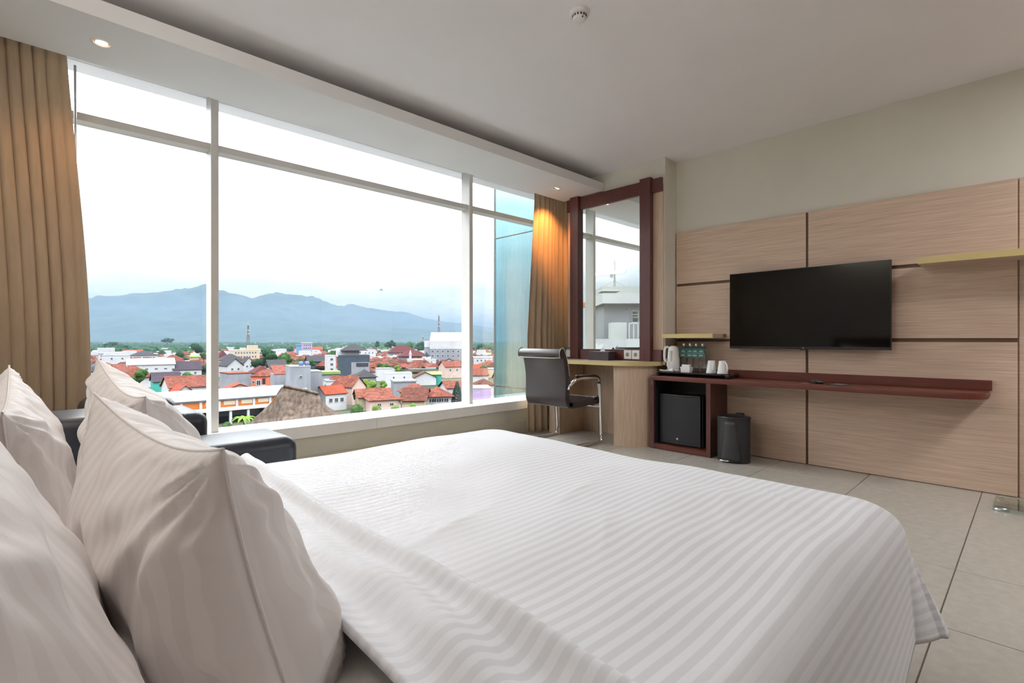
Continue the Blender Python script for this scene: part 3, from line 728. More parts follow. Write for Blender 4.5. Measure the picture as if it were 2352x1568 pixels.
# ------------------------------------------------------------------ pillows
def pillow(label, TL, TR, BR, BL, tf, tbk, seed, conc=0.10, rough=1.0, per=1.0):
    """corners: far top, near top, near bottom, far bottom; tf / tbk bulge to the foot end / head end"""
    TL, TR, BR, BL = map(Vector, (TL, TR, BR, BL))
    rnd = random.Random(seed); o1 = rnd.uniform(0, 50)
    n1, n2 = 84, 64
    nrm = ((TR - TL) + (BR - BL)).cross((TL - BL) + (TR - BR)).normalized()
    if nrm.x < 0: nrm = -nrm
    W = ((TR - TL).length + (BR - BL).length) / 2; H = ((TL - BL).length + (TR - BR).length) / 2
    rows = {1: [], -1: []}
    verts, attr, faces = [], [], []
    idx = {}
    for side in (1, -1):
        for i in range(n1 + 1):
            u = -1 + 2 * i / n1
            for j in range(n2 + 1):
                v = -1 + 2 * j / n2
                edge = i in (0, n1) or j in (0, n2)
                if edge and side == -1: idx[(side, i, j)] = idx[(1, i, j)]; continue
                uu = math.copysign(abs(u) ** 0.92, u); vv = math.copysign(abs(v) ** 0.92, v)
                U = uu * (1 - conc * 0.55 * (1 - vv * vv)); Vv = vv * (1 - conc * (1 - uu * uu) * (1.0 if vv > 0 else 0.15))
                p = (TL * (1 - U) + TR * (1 + U)) * 0.5 * (1 + Vv) * 0.5 + (BL * (1 - U) + BR * (1 + U)) * 0.5 * (1 - Vv) * 0.5
                w = (1 - abs(u) ** 3.2) ** 0.58 * (1 - abs(v) ** (2.4 if v > 0 else 8.0)) ** 0.58
                w = max(0.0, w)
                t = (tf if side == 1 else tbk)
                # fullness sags toward the bottom
                sag = 1.0 - 0.30 * v
                disp = t * w * sag
                # creases running in from the corners and along the seams
                f = 0.0
                for (cu, cv) in ((-1, 1), (1, 1), (1, -1), (-1, -1)):
                    ru, rv = (u - cu) * W / 2, (v - cv) * H / 2
                    rad = math.hypot(ru, rv)
                    an = math.atan2(rv, ru)
                    f += math.sin(an * 15 + 2.0 * noise.noise((rad * 6, an * 2, o1 + cu + 3 * cv))) * math.exp(-rad / 0.16) * (1 - math.exp(-rad / 0.03))
                f += 0.7 * math.sin(u * 26 + 4 * noise.noise((u * 2, v * 2, o1))) * math.exp(-abs(1 - abs(v)) / 0.13) * (1 - math.exp(-abs(1 - abs(v)) / 0.03))
                f += 0.5 * math.sin(v * 20 + 4 * noise.noise((u * 2, v * 2, o1 + 7))) * math.exp(-abs(1 - abs(u)) / 0.13) * (1 - math.exp(-abs(1 - abs(u)) / 0.03))
                f += 1.3 * noise.noise((u * 2.2 + o1, v * 2.2, side * 2.0)) + 0.7 * noise.noise((u * 4.5 + o1, v * 3.0, side * 3.0))
                disp += rough * 0.0085 * f * min(1, w * 2.5)
                p = p + nrm * (disp * side)
                idx[(side, i, j)] = len(verts); verts.append(p); attr.append((v * H / 2, u * W / 2 * per, o1))
    for side in (1, -1):
        for i in range(n1):
            for j in range(n2):
                q = (idx[(side, i, j)], idx[(side, i + 1, j)], idx[(side, i + 1, j + 1)], idx[(side, i, j + 1)])
                faces.append(q if side == 1 else q[::-1])
    t_ = thing('pillow', label, 'pillow', tuple((BL + BR) / 2), group='white bed pillows')
    pydata('case', verts, faces, M_pillow, t_, True, attr=attr)
    # stitched seam around the rim
    ring = [verts[idx[(1, i, 0)]] for i in range(n1)] + [verts[idx[(1, n1, j)]] for j in range(n2)] + [verts[idx[(1, i, n2)]] for i in range(n1, 0, -1)] + [verts[idx[(1, 0, j)]] for j in range(n2, 0, -1)]
    part('seam', tube([p.copy() for p in ring], 0.0022, 6, closed=True), M_pillow, t_, True)
    return t_
PILLOWS = [
    ('plump white pillow standing in front of the others, nearest the camera', (0.100, 1.30, 0.880), (0.175, 0.69, 0.852), (0.262, 0.64, 0.465), (0.235, 1.30, 0.465), 0.118, 0.132, 11, 0.20, 1.5),
    ('white pillow leaning on the headboard at the lower corner of the picture', (-0.135, 1.18, 0.930), (-0.120, 0.44, 0.925), (-0.030, 0.42, 0.470), (-0.025, 1.18, 0.470), 0.125, 0.12, 12, 0.12, 1.2),
    ('white pillow with a tall pointed corner beside the sofa, before the window', (0.158, 1.985, 0.935), (0.195, 1.385, 0.858), (0.245, 1.37, 0.505), (0.225, 1.97, 0.505), 0.140, 0.085, 13, 0.22, 1.4),
    ('white pillow against the headboard below the brown curtain', (-0.030, 1.965, 0.915), (-0.030, 1.335, 0.850), (0.000, 1.33, 0.505), (0.000, 1.96, 0.505), 0.095, 0.11, 14, 0.14, 1.3),
]
for p in PILLOWS: pillow(*p)

# ------------------------------------------------------------------ navy leather sofa by the window
so = thing('leather_sofa', 'dark navy leather sofa between the bed and the window', 'sofa', (0.4, 2.9, 0))
part('armrest', box(0.02, 0.885, 2.275, 2.645, 0.06, 0.560, bev=0.055, seg=5), M_navy, so, True, auto=50)
part('seat_cushion', box(0.50, 0.86, 2.655, 3.60, 0.20, 0.40, bev=0.05, seg=4), M_navy, so, True, auto=50)
part('sofa_base', box(0.04, 0.84, 2.64, 3.60, 0.06, 0.22, bev=0.02), M_navy, so, True, auto=50)
part('back_frame', box(-0.02, 0.30, 2.30, 2.66, 0.06, 0.715, bev=0.05, seg=4), M_navy, so, True, auto=50)
part('low_back_panel', box(-0.02, 0.20, 2.66, 3.60, 0.06, 0.46, bev=0.03, seg=3), M_navy, so, True, auto=50)
part('back_cushion', box(0.20, 0.622, 2.67, 3.10, 0.33, 0.652, bev=0.05, seg=5), M_navy, so, True, auto=50)
part('back_cushion', box(0.20, 0.585, 3.11, 3.58, 0.33, 0.69, bev=0.07, seg=5), M_navy, so, True, auto=50)
for x, y in ((0.1, 2.36), (0.78, 2.36), (0.1, 3.5), (0.78, 3.5)): part('leg', lathe([(0.02, 0), (0.025, 0.065)], 12, (x, y, 0)), M_blackm, so)

# ------------------------------------------------------------------ cantilever desk chair
ch = thing('desk_chair', 'brown black leather cantilever chair with chrome arms at the desk', 'chair', (3.72, 3.18, 0))
XZ = Matrix(((1, 0, 0, 0), (0, 0, 1, 0), (0, 1, 0, 0), (0, 0, 0, 1)))    # local (x, y, z) -> (X, Z up, Y)
def ribbon_profile(pts, th):
    P = [Vector((p[0], p[1], 0)) for p in smooth_path([(p[0], p[1], 0) for p in pts], 5)]
    outer, inner = [], []
    for i, p in enumerate(P):
        t = (P[min(i + 1, len(P) - 1)] - P[max(i - 1, 0)]).normalized()
        nrm = Vector((-t.y, t.x, 0)); w = th(i / (len(P) - 1)) if callable(th) else th
        outer.append((p.x, p.y)); inner.append((p.x + nrm.x * w, p.y + nrm.y * w))
    return outer + inner[::-1]
backp = ribbon_profile([(3.448, 0.895), (3.462, 0.82), (3.485, 0.72), (3.497, 0.60), (3.494, 0.50), (3.497, 0.43), (3.525, 0.385), (3.60, 0.365)], lambda q: 0.050 + 0.015 * math.sin(PI * q))
def y_prism(prof, y0, y1, bev):
    own = prism(prof, y0, y1, bev=0, M=XZ)
    bmesh.ops.recalc_face_normals(own, faces=own.faces[:])
    ed = [e for e in own.edges if abs(e.verts[0].co.y - e.verts[1].co.y) < 1e-6]
    bmesh.ops.bevel(own, geom=ed, offset=bev, segments=3, profile=0.5, affect='EDGES'); return own
part('backrest', y_prism(backp, 2.925, 3.435, 0.012), M_leather, ch, True, auto=45)
seatp = ribbon_profile([(3.53, 0.372), (3.62, 0.358), (3.75, 0.362), (3.90, 0.372), (3.985, 0.372), (4.015, 0.395)], 0.062)
part('seat', y_prism(seatp, 2.925, 3.435, 0.012), M_leather, ch, True, auto=45)
rollp = [(3.447 + 0.046 * math.cos(2 * PI * k / 20), 0.862 + 0.046 * math.sin(2 * PI * k / 20)) for k in range(20)]
part('head_roll', y_prism(rollp, 2.922, 3.438, 0.008), M_leather, ch, True, auto=45)
part('piping', tube([(3.414, 2.926, 0.828), (3.410, 3.0, 0.824), (3.410, 3.36, 0.824), (3.414, 3.434, 0.828)], 0.0042, 8), M_piping, ch, True)
for ys in (2.921, 3.439):
    part('piping', tube(smooth_path([(3.414, ys, 0.828), (3.402, ys, 0.862), (3.420, ys, 0.902), (3.462, ys, 0.908), (3.515, ys, 0.80), (3.545, ys, 0.66)]), 0.003, 8), M_piping if ys < 3 else M_leather, ch, True)
for ys, yi in ((2.900, 2.93), (3.460, 3.43)):
    part('leg', tube(smooth_path([(3.40, ys, 0.014), (3.70, ys, 0.014), (3.94, ys, 0.014), (3.985, ys, 0.026), (3.995, ys, 0.070), (3.985, ys, 0.25), (3.965, ys, 0.55), (3.950, ys, 0.605), (3.905, ys, 0.628), (3.80, ys, 0.634), (3.66, ys, 0.634), (3.59, ys, 0.615), (3.548, yi, 0.565), (3.53, yi, 0.535)], 6), 0.0165, 10), M_chrome, ch, True)
    part('armrest_pad', tube(smooth_path([(3.955, ys, 0.57), (3.955, ys, 0.612), (3.91, ys, 0.643), (3.80, ys, 0.650), (3.62, ys, 0.655)], 6), 0.019, 8, flat=0.65), M_black, ch, True)
part('cross_bar', tube([(3.40, 2.90, 0.014), (3.40, 3.46, 0.014)], 0.0125, 10), M_chrome, ch, True)
part('seat_bar', tube([(3.955, 2.90, 0.352), (3.945, 3.46, 0.352)], 0.012, 10), M_chrome, ch, True)

# ------------------------------------------------------------------ small sticker on the window glass
stk = thing('window_sticker', 'tiny printed sticker on the middle window pane', 'sticker', (2.286, YG - 0.007, 1.43))
b_ = B()
for (x0, x1, z0, z1) in ((2.274, 2.298, 1.436, 1.440), (2.270, 2.302, 1.428, 1.4315), (2.265, 2.307, 1.4255, 1.4262)):
    box(x0, x1, YG - 0.0078, YG - 0.0068, z0, z1, bm=b_)
part('print', b_, mat('sticker_grey', (0.30, 0.31, 0.33), 0.7, var=0.1), stk)
part('film', box(2.262, 2.310, YG - 0.0068, YG - 0.0062, 1.422, 1.444), glass_mat('sticker_film', (0.97, 0.97, 0.97), 0.3), stk)

# ================================================================== outside the window
ALBEDO = 0.38                                # outdoor colours scaled down to offset the bright sky and exposure
GZ = -21.0                                  # street level below the hotel room
def ray(px, py):
    u = (px - 1176.0) / FPX; v = (HY - py) / FPX
    c, s = math.cos(TH), math.sin(TH)
    return Vector((c + u * s, s - u * c, v))
def at(px, py, d): return Vector((0, 0, CAM_H)) + ray(px, py) * d
def dist_for(y, h): return (CAM_H - (GZ + h)) * FPX / (y - HY)       # distance at which height h above street shows at row y
def zh(y, d): return CAM_H + (HY - y) / FPX * d - GZ                 # height above street

def roof_mat(name, col, var=0.28):
    m = mat(name, col, 0.85, var=var, scale=0.9, detail=8)
    N, L = nodes_of(m); b = N['Principled BSDF']
    co = N.new('ShaderNodeTexCoord'); wv = N.new('ShaderNodeTexWave'); wv.inputs['Scale'].default_value = 1.1
    wv.wave_type = 'BANDS'; wv.bands_direction = 'Z'
    L.new(co.outputs['Object'], wv.inputs['Vector'])
    bp = N.new('ShaderNodeBump'); bp.inputs['Strength'].default_value = 0.35; bp.inputs['Distance'].default_value = 0.06
    L.new(wv.outputs['Fac'], bp.inputs['Height']); L.new(bp.outputs[0], b.inputs['Normal'])
    return m
R_red = roof_mat('roof_terracotta', (0.150, 0.048, 0.033), 0.5)
R_brt = roof_mat('roof_bright_red', (0.22, 0.045, 0.024), 0.25)
R_brn = roof_mat('roof_brown', (0.090, 0.032, 0.023), 0.45)
R_mar = roof_mat('roof_maroon', (0.085, 0.022, 0.022), 0.18)
R_gry = roof_mat('roof_slate', (0.042, 0.041, 0.047), 0.2)
R_pur = roof_mat('roof_purple_grey', (0.050, 0.038, 0.050), 0.2)
R_met = mat('roof_metal', (0.42, 0.42, 0.41), 0.6, var=0.10, scale=0.5, stretch=(8, 1, 1))
R_gre = mat('roof_green', (0.20, 0.30, 0.10), 0.8, var=0.15, scale=0.5)
W_wht = mat('wall_white', (0.52, 0.53, 0.54), 0.85, var=0.10, scale=0.35, detail=7)
W_gry = mat('wall_concrete', (0.26, 0.275, 0.305), 0.85, var=0.16, scale=0.5, stretch=(1, 1, 0.4), detail=8)
W_cre = mat('wall_cream', (0.56, 0.47, 0.34), 0.85, var=0.08, scale=0.4)
W_pnk = mat('wall_pink', (0.56, 0.43, 0.38), 0.85, var=0.08, scale=0.4)
W_sal = mat('wall_salmon', (0.58, 0.18, 0.11), 0.85, var=0.06, scale=0.4)
W_ora = mat('wall_orange', (0.58, 0.17, 0.035), 0.8, var=0.10, scale=0.4)
W_lil = mat('wall_lilac', (0.42, 0.32, 0.50), 0.85, var=0.06, scale=0.4)
W_blu = mat('wall_blue', (0.16, 0.30, 0.46), 0.85, var=0.08, scale=0.4)
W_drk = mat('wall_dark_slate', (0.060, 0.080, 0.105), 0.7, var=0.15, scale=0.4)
W_tea = mat('wall_turquoise', (0.06, 0.36, 0.30), 0.8, var=0.10, scale=0.4)
W_bei = mat('wall_beige', (0.46, 0.40, 0.28), 0.85, var=0.10, scale=0.4)
W_pan = mat('dark_window', (0.025, 0.03, 0.04), 0.25, var=0.1)
W_tank = mat('tank_blue', (0.02, 0.05, 0.18), 0.5, var=0.1)
W_dome = mat('dome_lime', (0.36, 0.55, 0.07), 0.5, var=0.1, scale=0.4)
W_thatch = mat('thatch', (0.115, 0.086, 0.068), 0.95, var=0.62, scale=2.0, stretch=(1, 1, 0.5), bump=0.8, bscale=3.0, detail=9)

_used_boxes = []
def frame_at(px, d, rot=0.0):
    """ground point and yaw: local +y runs away from the window"""
    g_ = at(px, HY, d); r_ = ray(px, HY)
    return Vector((g_.x, g_.y, GZ)), math.atan2(r_.y, r_.x) - PI / 2 + rot
def roof_mesh(kind, w, dp, h0, rh, ov):
    x0, x1, y0, y1 = -w / 2 - ov, w / 2 + ov, -ov, dp + ov; b = B(); t = 0.18
    hd = h0 - 0.12
    if kind == 'flat':
        return box(x0, x1, y0, y1, h0, h0 + max(0.25, rh))
    if kind == 'hip':
        k = min((x1 - x0), (y1 - y0)) / 2
        if (x1 - x0) >= (y1 - y0): A, C = (x0 + k * 0.95, (y0 + y1) / 2), (x1 - k * 0.95, (y0 + y1) / 2)
        else: A, C = (0, y0 + k * 0.95), (0, y1 - k * 0.95)
        P = [(x0, y0, hd), (x1, y0, hd), (x1, y1, hd), (x0, y1, hd), (x0, y0, hd + t), (x1, y0, hd + t), (x1, y1, hd + t), (x0, y1, hd + t), (A[0], A[1], h0 + rh), (C[0], C[1], h0 + rh)]
        v = [b.verts.new(p) for p in P]
        fs = [(3, 2, 1, 0), (0, 1, 5, 4), (1, 2, 6, 5), (2, 3, 7, 6), (3, 0, 4, 7)]
        fs += [(4, 5, 9, 8), (5, 6, 9), (6, 7, 8, 9), (7, 4, 8)] if (x1 - x0) >= (y1 - y0) else [(4, 5, 8), (5, 6, 9, 8), (6, 7, 9), (7, 4, 8, 9)]
        for f in fs: b.faces.new([v[i] for i in f])
        return b
    if kind in ('gable', 'gablef'):          # gable: ridge along x; gablef: gable end faces the window
        if kind == 'gable': pr = [(y0, hd), ((y0 + y1) / 2, h0 + rh), (y1, hd), (y1, hd + t), ((y0 + y1) / 2, h0 + rh + t), (y0, hd + t)]; M = Matrix(((0, 0, 1, 0), (1, 0, 0, 0), (0, 1, 0, 0), (0, 0, 0, 1))); a_, c_ = x0, x1
        else: pr = [(x0, hd), (0, h0 + rh), (x1, hd), (x1, hd + t), (0, h0 + rh + t), (x0, hd + t)]; M = Matrix(((1, 0, 0, 0), (0, 0, 1, 0), (0, 1, 0, 0), (0, 0, 0, 1))); a_, c_ = y0, y1
        return prism(pr, a_, c_, M=M)
    if kind == 'shed':
        pr = [(y0, hd), (y1, h0 + rh), (y1, h0 + rh + t), (y0, hd + t)]
        return prism(pr, x0, x1, M=Matrix(((0, 0, 1, 0), (1, 0, 0, 0), (0, 1, 0, 0), (0, 0, 0, 1))))
def wall_mesh(kind, w, dp, h0, rh):
    b = box(-w / 2, w / 2, 0, dp, 0, h0)
    if kind == 'gablef': prism([(-w / 2, h0), (w / 2, h0), (0, h0 + rh)], 0.02, dp - 0.02, b, M=Matrix(((1, 0, 0, 0), (0, 0, 1, 0), (0, 1, 0, 0), (0, 0, 0, 1))))
    if kind == 'gable': prism([(0.0, h0), (dp, h0), (dp / 2, h0 + rh)], -w / 2 + 0.02, w / 2 - 0.02, b, M=Matrix(((0, 0, 1, 0), (1, 0, 0, 0), (0, 1, 0, 0), (0, 0, 0, 1))))
    return b
_win_cache = {}
def add_windows(t, spec):
    """spec: (rows of heights, list of x, width, height, side) on the front; side 'l' is the wall to the left"""
    for (zs, xs, ww_, wh_, side, off) in spec:
        for z in zs:
            for x in xs:
                k = (round(ww_, 2), round(wh_, 2))
                if k not in _win_cache:
                    b = box(-ww_ / 2, ww_ / 2, -0.10, 0.05, 0, wh_); m1 = bpy.data.meshes.new('window'); b.to_mesh(m1); b.free(); m1.materials.append(W_wht)
                    b = B(); e = ww_ * 0.14; box(-ww_ / 2 + e, -ww_ * 0.04, -0.13, -0.09, wh_ * 0.12, wh_ * 0.88, bm=b); box(ww_ * 0.04, ww_ / 2 - e, -0.13, -0.09, wh_ * 0.12, wh_ * 0.88, bm=b)
                    m2 = bpy.data.meshes.new('pane'); b.to_mesh(m2); b.free(); m2.materials.append(W_pan); _win_cache[k] = (m1, m2)
                m1, m2 = _win_cache[k]
                o = bpy.data.objects.new('window', m1); COL.objects.link(o); o.parent = t
                if side == 'f': o.location = (x, off, z)
                elif side == 'l': o.location = (off, x, z); o.rotation_euler.z = -PI / 2
                else: o.location = (off, x, z); o.rotation_euler.z = PI / 2
                p = bpy.data.objects.new('pane', m2); COL.objects.link(p); p.parent = o
def house(label, px0, px1, ye, he, roof, yr, wm, rm, rot=0.0, dep=None, ov=0.5, win=None, cat='house', name='town_house', group='houses of the town', d=None, base=None):
    """a building seen between columns px0..px1 with its eaves (height he above the street) on row ye and roof top on row yr"""
    d = d or dist_for(ye, he); he = zh(ye, d); px = (px0 + px1) / 2
    w = (px1 - px0) * d / FPX / max(0.5, math.hypot(1, (px - 1176) / FPX)) * 1.0
    w = max(2.0, w * 1.12 - 2 * ov)
    dp = dep or w * 0.8; rh = max(0.3, (ye - yr) / FPX * d * (1.0 if roof == 'flat' else 1.1))
    loc, yaw = frame_at(px, d, rot)
    t = thing(name, label, cat, loc, yaw, group)
    part('walls', wall_mesh(roof, w, dp, he, rh), wm, t, local=True)
    part('roof', roof_mesh(roof, w, dp, he, rh, ov), rm, t, local=True)
    if win: add_windows(t, win(w, dp, he) if callable(win) else win)
    _used_boxes.append((px0, px1, yr, base or (ye + 14), d))
    t['w'] = w; t['dp'] = dp; t['he'] = he
    return t
def wins(n, rows, ww_=1.2, wh_=1.4, z0=1.2, dz=3.1, f=0.7):
    def fn(w, dp, he):
        xs = [(-0.5 + (i + 0.5) / n) * w * f / 0.7 * 0.8 for i in range(n)]
        return [([he - z0 - wh_ - k * dz for k in range(rows)], xs, ww_, wh_, 'f', 0)]
    return fn

gr = pydata('ground', [(-9000, 30, GZ), (16000, 30, GZ), (16000, 16000, GZ), (-9000, 16000, GZ)], [(0, 1, 2, 3)],
            mat('town_ground', (0.060, 0.068, 0.042), 0.95, var=0.6, scale=0.02, detail=10))
gr['kind'] = 'structure'; gr['label'] = 'grey green ground between the houses of the town'

# --- market hall with orange walls, along the window direction
mk_d = 135.0; mp = at(509, HY, mk_d)
mk = thing('market_hall', 'long low market hall with orange wall, white roof band and open ground floor', 'building', (mp.x, mp.y, GZ))
x0, x1 = -32.0, 22.0
zt = zh(903, mk_d)
part('wall_panel', box(x0, x1, 0.0, 14.0, 3.6, zt - 1.4), W_ora, mk, local=True)
part('roof_band', box(x0 - 0.5, x1 + 0.5, -0.9, 15, zt - 1.5, zt), W_wht, mk, local=True)
part('roof_gutter', box(x0, x1, -0.5, 0.0, zt - 1.9, zt - 1.5), W_gry, mk, local=True)
part('canopy', box(x0 + 22, x1, -4.2, 0.0, 3.5, 4.0), W_wht, mk, local=True)
part('shade_block', box(x0, x1, 2.5, 14, 0, 3.6), W_drk, mk, local=True)  # dark block stands in for the shade inside the open ground floor
for k in range(13): part('pilaster', box(x0 + 1 + k * 4.3, x0 + 1.6 + k * 4.3, -0.25, 0.3, 3.5, zt - 1.5), W_wht, mk, local=True)
for k in range(8): part('column', box(x0 + 24.3 + k * 4.3, x0 + 24.9 + k * 4.3, -3.9, -3.3, 0, 3.5), W_wht, mk, local=True)
for k in range(6): part('cream_panel', box(x0 + 28.2 + k * 4.3, x0 + 31.0 + k * 4.3, -0.12, 0.0, 4.6, zt - 2.1), W_cre, mk, local=True)
_used_boxes.append((395, 650, 895, 985, mk_d))

# --- thatched tent-like roof in front
def thatch_roof():
    d = 78.0; t = thing('thatched_pavilion', 'big tent shaped thatched roof close below the window', 'pavilion', tuple(Vector((at(690, HY, d).x, at(690, HY, d).y, GZ))))
    prof = [(560, 1010, 0.0), (575, 971, 0), (600, 945, 0), (625, 922, 0), (640, 898, 0), (652, 887, 0), (676, 892, 0), (700, 897, 0), (731, 905, 0), (740, 920, 0), (755, 935, 0), (775, 946, 0), (800, 962, 0), (830, 985, 0)]
    tops = [at(p[0], p[1], d) for p in smooth_path(prof, 3)]
    V, nr = [], 20; back = ray(690, HY); back.z = 0; back.normalize()
    rk = random.Random(3)
    for k, T in enumerate(tops):
        hgt = T.z - (GZ + 3.0)
        for side in (-1, 1):
            pass
        for j in range(-nr, nr + 1):
            q = abs(j) / nr
            z = T.z - hgt * (q ** 0.75) * 0.98
            off = back * (j / nr) * (1.5 + hgt * 0.75)
            n_ = 0.12 * noise.noise((k * 0.4, j * 0.4, 1))
            V.append((T.x + off.x, T.y + off.y, z + n_))
    o = pydata('thatch', V, grid_faces(len(tops), 2 * nr + 1), W_thatch, t, True)
    md = o.modifiers.new('thickness', 'SOLIDIFY'); md.thickness = 0.35
    r0 = at(652, 888, d) + Vector((0, 0, 0.05)); pts = [at(p[0], p[1], d) + Vector((0, 0, 0.08)) for p in smooth_path(prof[5:9], 5)]
    part('ridge', tube(pts, 0.22, 8), W_thatch, t, True)
    for px in (600, 690, 790):
        a = at(px, 1000, d); part('post', tube([(a.x, a.y, GZ), (a.x, a.y, GZ + 3.4)], 0.25, 8), W_gry, t)
    _used_boxes.append((570, 800, 885, 990, d))
thatch_roof()

# --- hand-placed buildings (columns, eaves row, eaves height, roof, roof row, colours)
H = house
H('long white warehouse with pale metal roof', 297, 399, 837, 8.5, 'gable', 825, W_wht, R_met, 0.05, dep=14, win=wins(4, 1, 1.6, 0.8, 2.0))
t = H('white flat block with a small rooftop tower', 241, 297, 817, 11, 'flat', 816, W_wht, W_gry, 0.1, ov=0.1, win=wins(2, 1))
part('tower', box(-t['w'] / 2 + 0.5, -t['w'] / 2 + 6, 2, 7, t['he'], t['he'] + 2.2), W_wht, t, local=True)
H('house with broad orange brown hipped roof behind the pointed pillow', 280, 356, 866, 5.0, 'hip', 841, W_wht, R_red, 0.35, dep=13, ov=1.0)
H('low building with dark purple roof and turquoise wall', 352, 414, 876, 4.5, 'gable', 858, W_tea, R_pur, 0.1, dep=10)
t = H('white house with red roof and plain gable near the mullion', 390, 478, 889, 5.0, 'gable', 867, W_wht, R_red, 0.25, dep=11)
H('small white gabled annex with bright red roof', 407, 444, 899, 4.2, 'gablef', 887, W_wht, R_brt, 0.3, dep=8)
H('white house with wide dark slate roof and porch', 400, 463, 849, 5.0, 'gable', 832, W_wht, R_pur, 0.2, dep=13, win=wins(3, 1))
H('two storey white house with dark hipped roof', 306, 362, 816, 8.0, 'hip', 807, W_wht, R_gry, 0.15, dep=16, win=wins(6, 1, 1.3, 1.6))
H('red hipped roof house behind the white warehouse', 382, 426, 832, 5.5, 'hip', 816, W_wht, R_red, 0.3, dep=15)
H('broad red roofed shed far beyond the warehouse', 284, 328, 810, 6, 'gable', 804, W_wht, R_brt, 0.1, dep=16)
H('white office block far beyond the warehouse', 228, 262, 812, 10, 'flat', 799, W_wht, W_wht, 0.1, win=wins(4, 1, 2.2, 1.4))
H('red and white billboard building at the curtain edge', 190, 208, 800, 9, 'flat', 794, W_wht, R_brt, 0.0)
t = H('salmon painted three storey house with white framed windows', 576, 612, 864, 9.5, 'hip', 852, W_sal, R_red, -0.35, dep=13, ov=0.3)
w = t['w']; he = t['he']
add_windows(t, [([he - 3.2, he - 6.6], [0.0], 1.6, 2.0, 'f', 0), ([he - 2.4, he - 5.8], [-w * 0.35], 0.9, 0.9, 'f', 0)])
part('balcony', box(w * 0.22, w * 0.5, -1.0, 0, he - 3.9, he - 2.9), W_pnk, t, local=True)
part('balcony_door', box(w * 0.26, w * 0.46, -0.08, 0, he - 2.9, he - 0.7), W_pan, t, local=True)
H('tall bare grey side wall next to the salmon house', 528, 577, 858, 10.0, 'flat', 857, W_gry, R_red, 0.3, dep=11, ov=0.1)
H('tall grey concrete block with blue water tanks on top', 670, 712, 843, 14.0, 'flat', 841, W_gry, W_gry, 0.15, dep=11, ov=0.05, win=wins(1, 2, 1.0, 0.8, 2.5, 7))
tk = bpy.data.objects[[o.name for o in bpy.data.objects if o.name.startswith('town_house')][-1]]
for k, xx in enumerate((0.5, 2.2)):
    part('water_tank', lathe([(0.7, 0), (0.7, 1.0), (0.5, 1.25), (0, 1.3)], 14, (xx, 3.0, tk['he'] + 0.3)), W_tank, tk, True, local=True, auto=40)
H('lower grey concrete wall joined to the tanks block, thatch side', 712, 738, 854, 12.0, 'flat', 853, W_gry, W_gry, 0.15, dep=9, ov=0.05)
H('grey concrete house with a piece of broken red roof', 632, 671, 859, 11.0, 'shed', 843, W_gry, R_red, 0.15, dep=9, ov=0.05)
H('house with steep dark slate hipped roof by the mullion', 508, 560, 827, 7.5, 'hip', 814, W_wht, R_gry, 0.2, dep=14)
H('white gabled house with slate roof and blue sign', 521, 560, 840, 7.0, 'gablef', 825, W_wht, R_gry, 0.35, dep=14, ov=0.6, win=wins(2, 1))
H('white narrow gabled house with two windows', 560, 584, 834, 7.5, 'gablef', 822, W_wht, R_gry, 0.2, dep=12, ov=0.5, win=wins(2, 1))
H('maroon hipped roof peeking out beside the mullion', 500, 529, 825, 6.5, 'hip', 806, W_bei, R_mar, 0.2, dep=14)
t = H('cream four storey hotel with stepped tower', 535, 594, 805, 13.0, 'flat', 803, W_cre, W_cre, 0.15, dep=16, ov=0.1, win=wins(8, 2, 1.4, 1.6, 1.0, 3.4))
part('tower', box(t['w'] * 0.1, t['w'] * 0.45, 1, 9, t['he'], t['he'] + 4.5), W_cre, t, local=True)
H('house with maroon hipped roof and turquoise awning', 584, 627, 856, 5.5, 'hip', 842, W_tea, R_mar, 0.2, dep=13, ov=1.0)
H('beige house with brown lean-to roof near the big tree', 620, 661, 846, 7.0, 'shed', 829, W_bei, R_gry, 0.2, dep=8, win=wins(2, 1, 1.5, 1.6))
H('dark slate blue house with white gable trim', 709, 753, 830, 7.5, 'gable', 819, W_drk, R_gry, 0.2, dep=12)
H('narrow white modern block with balconies', 753, 771, 817, 12.0, 'flat', 816, W_wht, W_wht, 0.15, dep=12, ov=0.1, win=wins(1, 3, 2.0, 1.6, 1.4, 3.2))
H('orange flat roofed building in the middle distance', 697, 740, 803, 8.0, 'gable', 797, W_ora, R_brt, 0.1, dep=20)
H('tall pink apartment tower in the distance', 695, 717, 788, 17.0, 'flat', 786, W_lil, W_wht, 0.1, dep=14, d=620, win=wins(4, 3, 2.0, 2.0, 1.4, 3.6))
H('bright blue block next to the pink tower', 682, 693, 793, 13.0, 'flat', 791, W_blu, W_blu, 0.1, dep=12, d=600)
H('white house with bright red roof beside the thatch', 746, 799, 904, 5.2, 'gable', 889, W_wht, R_brt, 0.45, dep=8, ov=0.4, win=wins(3, 1, 1.3, 1.5))
H('grey building with mossy green roof', 740, 780, 859, 9.0, 'flat', 853, W_gry, R_gre, 0.1, dep=9, ov=0.5)
H('pale blue white house with rooftop clutter', 752, 795, 876, 7.5, 'flat', 873, W_wht, W_gry, 0.15, dep=8, ov=0.1, win=wins(3, 1, 1.1, 1.2))
t = H('grey hotel block with rows of white windows and white metal roof', 992, 1078, 800, 15.4, 'gable', 781, W_gry, R_met, -0.05, dep=26, ov=0.2, d=400)
w = t['w']; he = t['he']
part('white_cladding', box(-w / 2 - 0.1, w / 2 + 0.1, -0.15, 26.1, he - 0.4, he + 5.6), W_wht, t, local=True)
for o in t.children:
    if o.name.startswith('roof'): o.location.z += 5.6
add_windows(t, [([he - 3.4, he - 6.9, he - 10.4], [-w / 2 + 2.2 + k * (w - 4.4) / 7 for k in range(8)], 1.9, 2.2, 'f', 0)])
